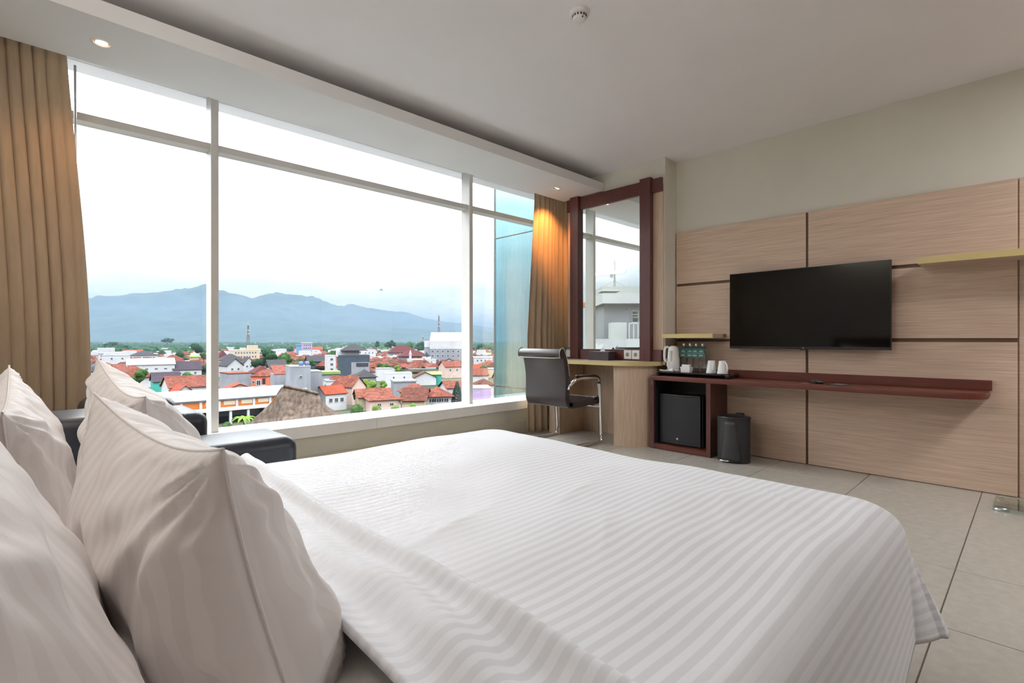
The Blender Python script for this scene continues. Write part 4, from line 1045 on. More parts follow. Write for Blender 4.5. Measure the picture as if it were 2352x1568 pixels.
part('side_wing', box(-w / 2 - 4.5, -w / 2, 1.0, 20, 0, he + 1.0), W_gry, t, local=True)
part('side_wing_top', box(-w / 2 - 4.5, -w / 2, 0.8, 20, he + 1.0, he + 6.0), W_wht, t, local=True)
H('hall with a very broad maroon hipped roof', 896, 958, 809, 8.0, 'hip', 794, W_gry, R_mar, 0.15, dep=20, ov=1.6)
H('second broad maroon hipped roof beside the mosque', 918, 984, 818, 7.5, 'hip', 806, W_gry, R_mar, 0.1, dep=18, ov=1.4)
t = H('white mosque with minaret and small pyramid roof', 941, 999, 826, 7.0, 'flat', 825, W_wht, W_wht, 0.1, dep=14, ov=0.1, win=wins(6, 1, 0.9, 0.9), cat='mosque', name='mosque')
w = t['w']; he = t['he']
part('minaret', lathe([(0.9, 0), (0.9, he + 4.0), (1.15, he + 4.1), (1.1, he + 4.6), (0.75, he + 4.8), (0.7, he + 5.6), (0.35, he + 6.6), (0.05, he + 7.6), (0, he + 7.7)], 16, (-w * 0.42, 2.0, 0)), W_wht, t, True, local=True, auto=40)
part('pyramid_roof', lathe([(3.6, he + 2.2), (1.4, he + 4.0), (0.3, he + 5.4), (0, he + 6.6)], 4, (w * 0.18, 5.0, 0)), R_gry, t, local=True)
part('prayer_hall', box(w * 0.18 - 3.0, w * 0.18 + 3.0, 2.0, 8.0, he, he + 2.3), W_wht, t, local=True)
t = H('dark slate and glass building with white upper house', 782, 846, 819, 12.5, 'flat', 815, W_drk, W_drk, 0.1, dep=12, ov=0.1)
w = t['w']; he = t['he']
part('upper_house', box(-w * 0.55, w * 0.18, 3, 12, he, he + 3.6), W_wht, t, local=True)
part('upper_roof', roof_mesh('hip', w * 0.78, 10, he + 3.6, 3.4, 0.8), R_gry, t, local=True)
part('glass_front', box(w * 0.06, w * 0.46, -0.2, 0, he - 5.8, he - 3.6), W_pan, t, local=True)
part('grey_front', box(-w * 0.1, w * 0.5, -0.1, 0, 0, he - 3.2), W_gry, t, local=True)
H('small bright orange box building', 783, 804, 834, 8.5, 'flat', 833, W_ora, W_ora, 0.1, dep=5, ov=0.05)
H('pale blue white apartment block', 834, 862, 804, 12.0, 'flat', 803, W_wht, W_wht, 0.15, dep=12, ov=0.1, win=wins(3, 2, 1.4, 1.4, 2.0, 3.6))
H('pink gabled house with orange roof and arched windows', 803, 846, 888, 6.0, 'gablef', 868, W_pnk, R_red, 0.75, dep=13, ov=0.4, win=wins(3, 1, 1.6, 2.2, 0.9))
H('plain white flat block among the red roofs', 889, 944, 858, 7.0, 'flat', 857, W_wht, W_wht, 0.1, dep=10, ov=0.05, win=wins(2, 1, 0.8, 0.9))
H('low white flat block behind the plain white one', 867, 897, 847, 6.5, 'flat', 846, W_wht, W_gry, 0.1, dep=9, ov=0.1)
H('long house with rust red roof above the street trees', 822, 900, 911, 4.2, 'gable', 897, W_bei, R_red, 0.15, dep=9, ov=0.8)
H('pinkish stained wall house with red roof at the window bottom', 849, 922, 918, 4.0, 'hip', 907, W_pnk, R_red, 0.2, dep=8, ov=0.6, win=wins(2, 1, 1.4, 0.8, 1.0))
H('big rust brown gabled roof near the window bottom', 920, 978, 920, 3.5, 'gable', 898, W_bei, R_brn, -0.15, dep=13, ov=0.8)
H('steep rust red hipped roof in the middle of the red houses', 938, 996, 904, 4.0, 'hip', 885, W_bei, R_red, 0.3, dep=13, ov=0.8)
H('white house with broad orange hipped roof near the conifer', 976, 1040, 910, 4.2, 'hip', 893, W_wht, R_red, 0.1, dep=9, ov=1.0, win=wins(4, 1, 1.8, 1.4, 0.6))
H('flat grey concrete building among rust roofs', 906, 955, 877, 6.0, 'flat', 874, W_gry, W_gry, 0.15, dep=9, ov=0.3)
H('lilac painted building beyond the second mullion', 1085, 1126, 892, 7.0, 'flat', 891, W_lil, W_wht, 0.1, dep=9, ov=0.1)
H('house with green roof strip among the red roofs', 975, 1014, 860, 5.0, 'gable', 855, W_tea, R_gre, 0.1, dep=8)
H('pale gabled house with orange roof before the grey hotel', 1022, 1062, 842, 6.5, 'gable', 831, W_pnk, R_red, 0.35, dep=12, win=wins(2, 1))
H('white house seen past the second mullion', 1090, 1130, 822, 8.0, 'flat', 819, W_wht, W_wht, 0.1, dep=12, ov=0.2, win=wins(4, 1, 1.4, 1.4))
H('orange roofed houses row past the second mullion', 1086, 1122, 862, 5.0, 'gable', 849, W_wht, R_red, 0.2, dep=12)
H('grey low house with dark roof on the street corner', 1092, 1136, 884, 5.0, 'hip', 872, W_wht, R_brn, 0.1, dep=9)
# lime dome mosque
d = 400; loc, yaw = frame_at(446, d)
t = thing('domed_mosque', 'small mosque with a lime green onion dome', 'mosque', loc, yaw)
zz = zh(822, d); rr = 9 * d / FPX
part('drum', lathe([(rr * 0.95, 0), (rr * 0.95, zz), (0, zz)], 20), W_bei, t, True, local=True, auto=40)
part('dome', lathe([(rr * 0.9, zz), (rr * 1.02, zz + rr * 0.35), (rr * 0.95, zz + rr * 0.7), (rr * 0.65, zz + rr * 1.1), (rr * 0.25, zz + rr * 1.35), (0.08, zz + rr * 1.6), (0.05, zz + rr * 2.0), (0, zz + rr * 2.02)], 24), W_dome, t, True, local=True)
_used_boxes.append((436, 456, 808, 830, d))

# --- filler houses: low tiled roofs across the town, each named after a landmark near it
MARKS = [('long white warehouse', 348, 300), ('rooftop tower block', 269, 345), ('market hall', 470, 135), ('lime green dome', 446, 400), ('salmon house', 594, 170),
         ('water tank block', 690, 152), ('wide umbrella tree', 628, 300), ('cream stepped hotel', 565, 430), ('first mullion', 494, 260), ('pink apartment tower', 706, 620),
         ('dark slate glass building', 814, 300), ('bright orange box', 793, 295), ('white mosque', 970, 390), ('grey windowed hotel', 1035, 400), ('broad maroon hall', 927, 560),
         ('pink gabled house', 825, 175), ('plain white block', 916, 225), ('lilac building', 1105, 157), ('thatched roof', 690, 78), ('tiered conifer', 1050, 165),
         ('turquoise walled house', 383, 215), ('second mullion', 1080, 300), ('mossy green roof', 760, 195), ('blue tank mast', 570, 480), ('steep slate house', 534, 365), ('red white billboard', 199, 800)]
_labels = set()
def near_label(look, px, d):
    best = sorted(MARKS, key=lambda m_: abs(m_[1] - px) / 60 + abs(math.log(m_[2] / d)) * 1.6)
    for adj in ('', 'small ', 'wide '):
        for nm, mp_, md_ in best[:9]:
            rel = 'far beyond' if d > md_ * 1.7 else 'beyond' if d > md_ * 1.12 else 'well before' if d < md_ * 0.55 else 'before' if d < md_ * 0.88 else 'beside'
            l = adj + look + ' ' + rel + ' the ' + nm
            if l not in _labels and not (adj):
                _labels.add(l); return l
    for nm, mp_, md_ in best:
        for sd in ('on the window side of', 'on the mountain side of', 'in the lane near', 'in the second row from', 'some way off'):
            l = look + ' ' + sd + ' the ' + nm
            if l not in _labels: _labels.add(l); return l
    return look + ' in the crowded town'
rnd = random.Random(21)
GROUPS = {
    'red': ('low red tiled roof house in the crowded town', 'low red roof houses', [R_red, R_red, R_brt], [W_wht, W_bei, W_pnk]),
    'brown': ('low brown tiled roof house in the crowded town', 'low brown roof houses', [R_brn, R_mar], [W_wht, W_bei, W_gry]),
    'white': ('low white flat roofed house in the crowded town', 'low white flat houses', [W_wht, W_gry], [W_wht, W_wht, W_cre]),
    'slate': ('low slate roofed house in the crowded town', 'low slate roof houses', [R_gry, R_pur], [W_wht, W_gry]),
}
placed = []
tries = 0
while len(placed) < 230 and tries < 9000:
    tries += 1
    d = 150 * (900 / 150) ** rnd.random()
    px = rnd.uniform(185, 1230)
    w = rnd.uniform(7, 14); dp = rnd.uniform(7, 12); he = rnd.uniform(3.2, 5.5) + (rnd.random() < 0.15) * 3; rh = rnd.uniform(1.8, 3.4)
    hwpx = w / 2 / d * FPX
    ytop = HY + (CAM_H - GZ - he - rh) / d * FPX; ybot = HY + (CAM_H - GZ) / d * FPX
    bad = False
    for (a, b_, yt, yb, dd) in _used_boxes:
        if px + hwpx > a - 1 and px - hwpx < b_ + 1 and ytop < yb and ybot > yt:
            if d < dd + 14: bad = True; break
            if abs(d - dd) < 16: bad = True; break
    if bad: continue
    P = at(px, HY, d)
    if any((P.x - q[0]) ** 2 + (P.y - q[1]) ** 2 < ((w + q[2]) * 0.52) ** 2 for q in placed): continue
    placed.append((P.x, P.y, w))
    kind = rnd.choices(list(GROUPS), (0.48, 0.22, 0.2, 0.10))[0]
    lab, grp, rms, wms = GROUPS[kind]
    roof = 'flat' if kind == 'white' else rnd.choice(('hip', 'hip', 'gable', 'gablef'))
    loc, yaw = frame_at(px, d, rnd.choice((0.15, 0.2, 0.1, 0.3, 1.7, 0.15 - PI / 2)) + rnd.uniform(-0.08, 0.08))
    wm_, rm_ = rnd.choice(wms), rnd.choice(rms)
    wn_ = {'wall_white': 'white', 'wall_beige': 'beige', 'wall_pink': 'pinkish', 'wall_concrete': 'grey', 'wall_cream': 'cream'}[wm_.name]
    rn_ = {'roof_terracotta': 'terracotta', 'roof_bright_red': 'bright red', 'roof_brown': 'brown', 'roof_maroon': 'maroon', 'roof_slate': 'slate', 'roof_purple_grey': 'purple grey', 'wall_white': 'white', 'wall_concrete': 'grey'}[rm_.name]
    look = '%s house with %s %s roof' % (wn_, {'flat': 'flat', 'hip': 'hipped', 'gable': 'ridged', 'gablef': 'gabled'}[roof], rn_)
    t = thing('low_house', near_label(look, px, d), 'house', loc, yaw, grp)
    part('walls', wall_mesh(roof, w, dp, he, rh if roof != 'flat' else 0), wm_, t, local=True)
    part('roof', roof_mesh(roof, w, dp, he, rh if roof != 'flat' else 0.5, 0.6 if roof != 'flat' else 0.1), rm_, t, local=True)

# ------------------------------------------------------------------ trees
def leaf_mat(name, col, var=0.45):
    m = mat(name, col, 0.9, var=var, scale=0.45, detail=6); return m
L_drk = leaf_mat('foliage_dark', (0.022, 0.060, 0.024)); L_mid = leaf_mat('foliage_mid', (0.050, 0.110, 0.030))
L_lit = leaf_mat('foliage_light', (0.130, 0.215, 0.040)); L_olv = leaf_mat('foliage_olive', (0.105, 0.095, 0.045)); L_far = leaf_mat('foliage_far', (0.030, 0.065, 0.040))
M_bark = mat('bark', (0.07, 0.05, 0.04), 0.9, var=0.3, scale=2)
def crown_mesh(name, lobes, n, size, seed, m):
    r = random.Random(seed); V, F = [], []
    for (lx, ly, lz, rx, ry, rz, share) in lobes:
        for _ in range(int(n * share)):
            a, c = r.uniform(0, 2 * PI), r.uniform(-0.75, 1); q = r.uniform(0.72, 1.0); s = math.sqrt(1 - c * c)
            p = Vector((lx + rx * q * s * math.cos(a), ly + ry * q * s * math.sin(a), lz + rz * q * c))
            nrm = Vector((s * math.cos(a) + r.uniform(-.6, .6), s * math.sin(a) + r.uniform(-.6, .6), c + r.uniform(-.3, .8))).normalized()
            u = nrm.orthogonal().normalized(); v = nrm.cross(u); an = r.uniform(0, 6.28); k = size * r.uniform(0.6, 1.4)
            u, v = u * math.cos(an) + v * math.sin(an), v * math.cos(an) - u * math.sin(an)
            i = len(V); V += [p - u * k, p + v * k * 0.7, p + u * k, p - v * k * 0.7]; F.append((i, i + 1, i + 2, i + 3))
    for (lx, ly, lz, rx, ry, rz, share) in lobes:        # dense inner mass of each bough
        i0 = len(V); nr, ns = 6, 10
        for a in range(nr + 1):
            th = PI * a / nr
            for b in range(ns):
                k = 0.80 + 0.12 * noise.noise((a * 0.9 + lx, b * 0.9, lz))
                V.append(Vector((lx + rx * k * math.sin(th) * math.cos(2 * PI * b / ns), ly + ry * k * math.sin(th) * math.sin(2 * PI * b / ns), lz + rz * k * math.cos(th))))
        for a in range(nr):
            for b in range(ns): F.append((i0 + a * ns + b, i0 + a * ns + (b + 1) % ns, i0 + (a + 1) * ns + (b + 1) % ns, i0 + (a + 1) * ns + b))
    me = bpy.data.meshes.new(name); me.from_pydata([tuple(p) for p in V], [], F); me.materials.append(m)
    return me
def lobes_round(seed, n=9):
    r = random.Random(seed); out = []
    for k in range(n):
        a = r.uniform(0, 6.28); q = r.uniform(0, 0.26)
        out.append((q * math.cos(a), q * math.sin(a), 0.60 + r.uniform(-0.18, 0.18), r.uniform(.18, .28), r.uniform(.18, .28), r.uniform(.13, .2), 1.0 / n))
    return out
def lobes_umbrella(seed, n=12):
    r = random.Random(seed); out = []
    for k in range(n):
        a = 2 * PI * k / n * 2.4 + r.uniform(-.3, .3); q = 0.36 * math.sqrt((k + 0.5) / n)
        out.append((q * math.cos(a), q * math.sin(a), 0.80 + r.uniform(-0.08, 0.08) - q * 0.35, r.uniform(.13, .2), r.uniform(.13, .2), r.uniform(.06, .1), 1.0 / n))
    return out
CROWN = {}
def tree(label, px, ytop, wpx, d, m, kind='round', group='trees of the town', lean=1.0):
    """a tree whose top shows on row ytop, rooted in the street"""
    h = zh(ytop, d); w = wpx * d / FPX
    key = (kind, m.name, int(px) % 3)
    if key not in CROWN: CROWN[key] = crown_mesh('crown', lobes_umbrella(px) if kind == 'umbrella' else lobes_round(px), 1500, 0.022, int(px), m)
    loc, yaw = frame_at(px, d, random.uniform(0, 6))
    t = thing('tree', label, 'tree', loc, 0.0, group)
    o = bpy.data.objects.new('crown', CROWN[key]); COL.objects.link(o); o.parent = t
    ch_ = min(h, w * (0.9 if kind == 'round' else 0.75)) * 1.0
    top = 0.93
    zs = ch_ / 0.62 if kind == 'round' else ch_ / 0.5
    o.scale = (w * 1.0, w * 1.0, zs); o.location.z = h - zs * top * (0.98 if kind == 'round' else 1.0); o.rotation_euler.z = yaw
    part('trunk', lathe([(max(0.15, w * 0.035), 0), (max(0.1, w * 0.022), h * 0.7), (0.05, h * 0.85)], 8), M_bark, t, True, local=True)
    return t
tree('wide dark umbrella shaped tree standing over the roofs', 628, 798, 90, 300, L_drk, 'umbrella')
tree('bright green tree beside the wide umbrella tree', 655, 806, 44, 292, L_mid)
tree('olive brown tree next to the umbrella tree', 685, 814, 48, 285, L_olv)
tree('small bright green tree before the slate blue house', 717, 824, 18, 265, L_mid)
tree('leafy tree close behind the pointed pillow', 321, 843, 40, 150, L_mid)
tree('dark round tree by the turquoise walled building', 436, 851, 46, 225, L_mid)
tree('little round bush tree in front of the turquoise wall', 371, 876, 16, 205, L_lit)
tree('tall dark tree behind the lime dome', 452, 788, 34, 520, L_drk)
tree('tree beside the lime dome near the mullion', 468, 806, 22, 360, L_mid)
tree('dark tree between warehouse and dome', 418, 804, 44, 430, L_drk)
tree('dark broad tree in the distance above the white office block', 262, 783, 62, 800, L_drk, 'umbrella')
tree('flat topped tree high on the skyline left of the mullion', 384, 772, 28, 1150, L_drk, 'umbrella')
tree('green tree in the pink house garden', 818, 903, 24, 165, L_mid)
tree('lime green bush tree between red roofs', 880, 873, 24, 210, L_lit)
tree('bushy street tree under the long red roof', 822, 922, 56, 118, L_mid)
tree('light green street tree below the pinkish house', 866, 925, 34, 116, L_lit)
tree('light green street tree before the rust brown roof', 908, 926, 26, 114, L_lit)
tree('small street tree at the window bottom before the orange roofed house', 948, 924, 30, 116, L_lit)
tree('low street tree near the conifer', 990, 923, 34, 118, L_mid)
tree('round green tree past the second mullion', 1110, 836, 26, 290, L_mid)
tree('dark tree mass past the second mullion', 1110, 783, 52, 800, L_drk)
tree('dark round tree before the distant hills, mid town', 865, 782, 16, 800, L_drk)
tree('dark broad tree right of the mid town round tree', 896, 780, 30, 780, L_drk, 'umbrella')
tree('dark tree clump beside the grey hotel', 966, 778, 34, 700, L_drk)
tree('tree on the slope beside the thin mast', 940, 782, 30, 760, L_mid)
tree('garden tree at the foot of the market hall', 520, 966, 34, 92, L_mid)
tree('low bush in front of the thatch, beside the palm', 592, 978, 22, 84, L_lit)
rt = random.Random(77); n_t = 0
while n_t < 70:
    d = 170 * (900 / 170) ** rt.random(); px = rt.uniform(185, 1230); hh = rt.uniform(5.5, 10) + 3 * (d > 500); wm = rt.uniform(5, 9) * (1 + (d > 500) * 0.7)
    yt = HY + (CAM_H - GZ - hh) / d * FPX; hw_ = wm / 2 / d * FPX
    if any(px + hw_ > a - 2 and px - hw_ < b_ + 2 and yt < yb and d < dd + 8 and HY + (CAM_H - GZ) / d * FPX > y_ for (a, b_, y_, yb, dd) in _used_boxes): continue
    P = at(px, HY, d)
    if any((P.x - q[0]) ** 2 + (P.y - q[1]) ** 2 < (q[2] * 0.6) ** 2 for q in placed): continue
    k = rt.choice((0, 0, 1, 2)); m_ = (L_mid, L_drk, L_lit)[k]
    tree(near_label(('mid green leafy tree', 'dark green leafy tree', 'light green leafy tree')[k], px, d), px, yt, wm / d * FPX, d, m_, rt.choice(('round', 'round', 'umbrella'))); n_t += 1
# conifer with tiers
d = 165; loc, yaw = frame_at(1050, d); h = zh(873, d)
t = thing('conifer_tree', 'feathery tiered conifer beside the second mullion', 'tree', loc, yaw)
b_ = B()
rc_ = random.Random(9)
for k in range(15):
    z = h * (0.22 + 0.76 * k / 15); L_ = (h - z) * 0.34 + 0.3
    for a in range(9):
        an = a * 2 * PI / 9 + k * 0.4; e = Vector((math.cos(an), math.sin(an), 0))
        p0 = Vector((0, 0, z)); p1 = p0 + e * L_ + Vector((0, 0, 0.35 * L_ * 0.6)); s_ = e.cross(Vector((0, 0, 1))) * 0.16
        v_ = [b_.verts.new(q) for q in (p0 - s_, p0 + e * L_ * 0.6 - s_ * 1.6 + Vector((0, 0, 0.08)), p1, p0 + e * L_ * 0.6 + s_ * 1.6 + Vector((0, 0, 0.08)), p0 + s_)]
        b_.faces.new(v_)
        v_ = [b_.verts.new(q) for q in (p0 + e * L_ * 0.15, p0 + e * L_ * 0.6 + Vector((0, 0, 0.35)), p1, p0 + e * L_ * 0.6 - Vector((0, 0, 0.3)))]
        b_.faces.new(v_)
part('boughs', b_, leaf_mat('conifer_green', (0.035, 0.10, 0.075)), t, local=True)
part('trunk', lathe([(0.25, 0), (0.12, h * 0.6), (0.03, h)], 8), M_bark, t, True, local=True)
# palm
d = 86; loc, yaw = frame_at(561, d); h = zh(962, d)
t = thing('palm_tree', 'yellow green palm at the edge of the thatched roof', 'palm', loc, yaw)
for k in range(13):
    an = k * 2.4; e = Vector((math.cos(an), math.sin(an), 0)); V = []
    L_ = 2.1
    for i in range(9):
        q = i / 8; c = Vector((0, 0, h)) + e * L_ * q + Vector((0, 0, 0.7 * math.sin(q * PI * 0.75) - 1.2 * q * q * (0.5 + 0.5 * (k % 3) / 2))); s_ = e.cross(Vector((0, 0, 1))) * 0.32 * math.sin(PI * min(1, q * 0.9 + 0.08))
        V += [c - s_ - Vector((0, 0, 0.12)), c, c + s_ - Vector((0, 0, 0.12))]
    pydata('frond', V, grid_faces(9, 3), L_lit, t, local=True)
part('trunk', tube(smooth_path([(0, 0, 0), (0.1, 0, h * 0.5), (0, 0, h)]), 0.16, 8), M_bark, t, True, local=True)

# ------------------------------------------------------------------ lattice masts
def mast(label, px, ytop, d, wpx, red=True):
    loc, yaw = frame_at(px, d, 0.4); h = zh(ytop, d); w0 = wpx * d / FPX
    t = thing('lattice_mast', label, 'mast', loc, yaw, 'lattice masts')
    body = h * 0.86
    def half(z): return w0 / 2 * (1 - 0.86 * z / body)
    b = B(); b2 = B(); n = 16
    for k in range(n):
        z0, z1 = body * (1 - (1 - k / n) ** 1.25), body * (1 - (1 - (k + 1) / n) ** 1.25); a0, a1 = half(z0), half(z1); rr_ = max(0.10, w0 * 0.022)
        tgt = b if k % 4 < 2 else b2
        C0 = [Vector((sx * a0, sy * a0, z0)) for sx, sy in ((-1, -1), (1, -1), (1, 1), (-1, 1))]; C1 = [Vector((sx * a1, sy * a1, z1)) for sx, sy in ((-1, -1), (1, -1), (1, 1), (-1, 1))]
        for i in range(4):
            tube([C0[i], C1[i]], rr_, 4, tgt); tube([C0[i], C1[(i + 1) % 4]], rr_ * 0.7, 4, tgt); tube([C0[(i + 1) % 4], C1[i]], rr_ * 0.7, 4, tgt); tube([C1[i], C1[(i + 1) % 4]], rr_ * 0.7, 4, tgt)
    part('lattice', b, mat('mast_red_%d' % int(px), (0.22, 0.09, 0.08) if red else (0.2, 0.2, 0.21), 0.6, var=0.1), t, local=True)
    part('lattice', b2, mat('mast_grey_%d' % int(px), (0.16, 0.16, 0.18), 0.6, var=0.1), t, local=True)
    part('antenna_rod', tube([(0, 0, body), (0, 0, h)], max(0.08, w0 * 0.02), 6), R_met, t, local=True)
    b = B()
    for zz_ in (0.70, 0.78, 0.92):
        for a in (0, 1.6, 3.2, 4.7):
            r_ = half(body * min(1, zz_)) + 0.3; box(r_ * math.cos(a) - 0.35, r_ * math.cos(a) + 0.35, r_ * math.sin(a) - 0.35, r_ * math.sin(a) + 0.35, h * zz_ * 0.9, h * zz_ * 0.9 + 1.6, bm=b)
    part('antenna_panels', b, R_met, t, local=True)
mast('red and grey lattice mast near the first mullion', 570, 729, 480, 10)
mast('tall thin lattice mast rising behind the grey hotel', 1008, 706, 560, 9)
mast('short lattice mast between trees and grey hotel', 972, 765, 700, 6)

# ------------------------------------------------------------------ distant town and woods
def far_stuff(name, label, n, d0, d1, fn, m, seed, p0=-500, p1=1500):
    r = random.Random(seed); b_v, b_f = [], []
    for _ in range(n):
        d = d0 * (d1 / d0) ** r.random(); px = r.uniform(p0, p1); fn(r, at(px, HY, d), d, b_v, b_f)
    o = pydata(name, b_v, b_f, m); tag(o, label, name.split('_')[-1], None, 'stuff'); return o
def f_wall(r, P, d, V, F):
    w, l, h = r.uniform(6, 14), r.uniform(6, 12), r.uniform(3, 6) + (r.random() < 0.12) * 5; a = r.uniform(0, 1.5); i = len(V); c, s = math.cos(a), math.sin(a)
    for z in (0, h):
        for sx, sy in ((-1, -1), (1, -1), (1, 1), (-1, 1)): V.append((P.x + (sx * w * c - sy * l * s) / 2, P.y + (sx * w * s + sy * l * c) / 2, GZ + z))
    F += [(i, i + 1, i + 5, i + 4), (i + 1, i + 2, i + 6, i + 5), (i + 2, i + 3, i + 7, i + 6), (i + 3, i, i + 4, i + 7), (i + 4, i + 5, i + 6, i + 7)]
def f_roof(r, P, d, V, F):
    w, l, h, rh = r.uniform(8, 16), r.uniform(7, 13), r.uniform(3.2, 5), r.uniform(2, 3.5); a = r.uniform(0, 1.5); i = len(V); c, s = math.cos(a), math.sin(a)
    for sx, sy in ((-1, -1), (1, -1), (1, 1), (-1, 1)): V.append((P.x + (sx * w * c - sy * l * s) / 2, P.y + (sx * w * s + sy * l * c) / 2, GZ + h))
    V.append((P.x - w * 0.25 * c, P.y - w * 0.25 * s, GZ + h + rh)); V.append((P.x + w * 0.25 * c, P.y + w * 0.25 * s, GZ + h + rh))
    F += [(i, i + 1, i + 5, i + 4), (i + 1, i + 2, i + 5), (i + 2, i + 3, i + 4, i + 5), (i + 3, i, i + 4), (i + 3, i + 2, i + 1, i)]
def f_tree(r, P, d, V, F):
    w = r.uniform(4, 9) * (1 + d / 3000); h = r.uniform(7, 13); i = len(V); n1 = 7
    V.append((P.x, P.y, GZ + h + r.uniform(0, 2)))
    for (q, zz_) in ((0.62, 0.88), (1.0, 0.62), (0.8, 0.3), (0.4, 0.0)):
        for k in range(n1):
            a = 2 * PI * k / n1 + r.uniform(-.3, .3); e = w * q * r.uniform(0.65, 1.15); V.append((P.x + e * math.cos(a), P.y + e * math.sin(a), GZ + h * zz_ * r.uniform(0.88, 1.1)))
    for k in range(n1): F.append((i, i + 1 + k, i + 1 + (k + 1) % n1))
    for q in range(3):
        for k in range(n1): F.append((i + 1 + q * n1 + k, i + 1 + (q + 1) * n1 + k, i + 1 + (q + 1) * n1 + (k + 1) % n1, i + 1 + q * n1 + (k + 1) % n1))
far_stuff('distant_pale_houses', 'sea of tiny pale houses far off toward the mountains', 5200, 480, 3800, f_wall, W_wht, 31)
far_stuff('distant_red_roofs', 'sea of tiny red roofs far off toward the mountains', 2200, 330, 2600, f_roof, R_red, 32)
far_stuff('distant_brown_roofs', 'sea of tiny brown roofs far off toward the mountains', 1200, 330, 2600, f_roof, R_brn, 36)
far_stuff('distant_woods', 'countless dark trees scattered through the far town and foothills', 4200, 800, 4600, f_tree, L_far, 33)

far_stuff('wooded_belt', 'dense belt of dark blue green trees beyond the white warehouse', 1500, 620, 2300, f_tree, L_drk, 35, -300, 500)
far_stuff('scattered_woods', 'loose dark tree belt beyond the grey hotel and masts', 900, 750, 2400, f_tree, L_drk, 37, 500, 1400)

# ------------------------------------------------------------------ mountains
def ridge(name, label, prof, d, foot, rough, seed, col):
    P = smooth_path([(p[0], p[1], 0) for p in prof], 14)
    V, nr = [], 34
    for i, p in enumerate(P):
        T = at(p.x, p.y, d); r_ = ray(p.x, HY); hz = T.z - GZ
        for j in range(nr):
            q = j / (nr - 1); dd = d * (1 - (1 - foot) * q)
            base = Vector((r_.x * dd, r_.y * dd, 0))
            g1 = noise.noise((base.x * 0.0011 + seed, base.y * 0.0011, 0)); g2 = noise.noise((base.x * 0.0035 + seed, base.y * 0.0035, 5)); g3 = noise.noise((base.x * 0.012, base.y * 0.012, 5))
            prof_ = (1 - q) ** 1.25
            z = hz * prof_ * (1 + rough * (0.9 * g1 + 0.5 * g2) * math.sin(PI * q) * 1.3) + hz * 0.025 * (g2 + g3)
            V.append((base.x, base.y, GZ - 2 + max(0, z)))
    o = pydata(name, V, grid_faces(len(P), nr), mat('forest_' + name, col, 1.0, var=0.35, scale=0.004, detail=9), None, True)
    o['kind'] = 'structure'; o['label'] = label
    return o
ridge('mountain_range_far', 'pale far mountain range fading to the right', [(380, 705), (470, 690), (560, 688), (590, 680), (630, 672), (670, 676), (715, 681), (750, 692), (785, 702), (805, 699), (850, 708), (900, 714), (930, 716), (960, 725), (1010, 737), (1060, 742), (1138, 752), (1260, 762), (1500, 772)], 8200, 0.62, 0.35, 3, (0.050, 0.075, 0.075))
ridge('mountain_range_near', 'blue forested mountain rising behind the first mullion', [(-300, 722), (-100, 706), (60, 695), (180, 690), (260, 680), (340, 671), (410, 664), (440, 662), (477, 652), (500, 665), (527, 671), (560, 678), (600, 690), (640, 708), (690, 730), (745, 747), (820, 760), (930, 770), (1100, 776)], 6600, 0.55, 0.45, 8, (0.045, 0.070, 0.070))
ridge('foothills', 'low hazy blue foothills behind the town', [(-300, 742), (0, 738), (120, 735), (220, 728), (330, 722), (430, 730), (520, 738), (610, 733), (700, 742), (800, 748), (900, 752), (1000, 757), (1150, 762), (1400, 770)], 4700, 0.72, 0.4, 14, (0.045, 0.075, 0.070))

# ------------------------------------------------------------------ humid haze over the plain
hz_ = pydata('haze', *[[(x, y, z) for z in (-60, 380) for y in (200, 12000) for x in (-7000, 13000)], [(0, 2, 3, 1), (4, 5, 7, 6), (0, 1, 5, 4), (2, 6, 7, 3), (0, 4, 6, 2), (1, 3, 7, 5)]], None)
m = bpy.data.materials.new('humid_air'); m.use_nodes = True
N, L = nodes_of(m); N.clear()
o_ = N.new('ShaderNodeOutputMaterial'); vsn = N.new('ShaderNodeVolumeScatter'); vab = N.new('ShaderNodeVolumeAbsorption'); ad = N.new('ShaderNodeAddShader')
vsn.inputs['Color'].default_value = (0.52, 0.75, 0.98, 1); vsn.inputs['Density'].default_value = 0.40e-4; vsn.inputs['Anisotropy'].default_value = 0.1
vab.inputs['Color'].default_value = (0.1, 0.12, 0.15, 1); vab.inputs['Density'].default_value = 2.1e-4
L.new(vsn.outputs[0], ad.inputs[0]); L.new(vab.outputs[0], ad.inputs[1]); L.new(ad.outputs[0], o_.inputs['Volume'])
hz_.data.materials.append(m); tag(hz_, 'thin bluish haze hanging over the plain', 'haze', None, 'stuff')

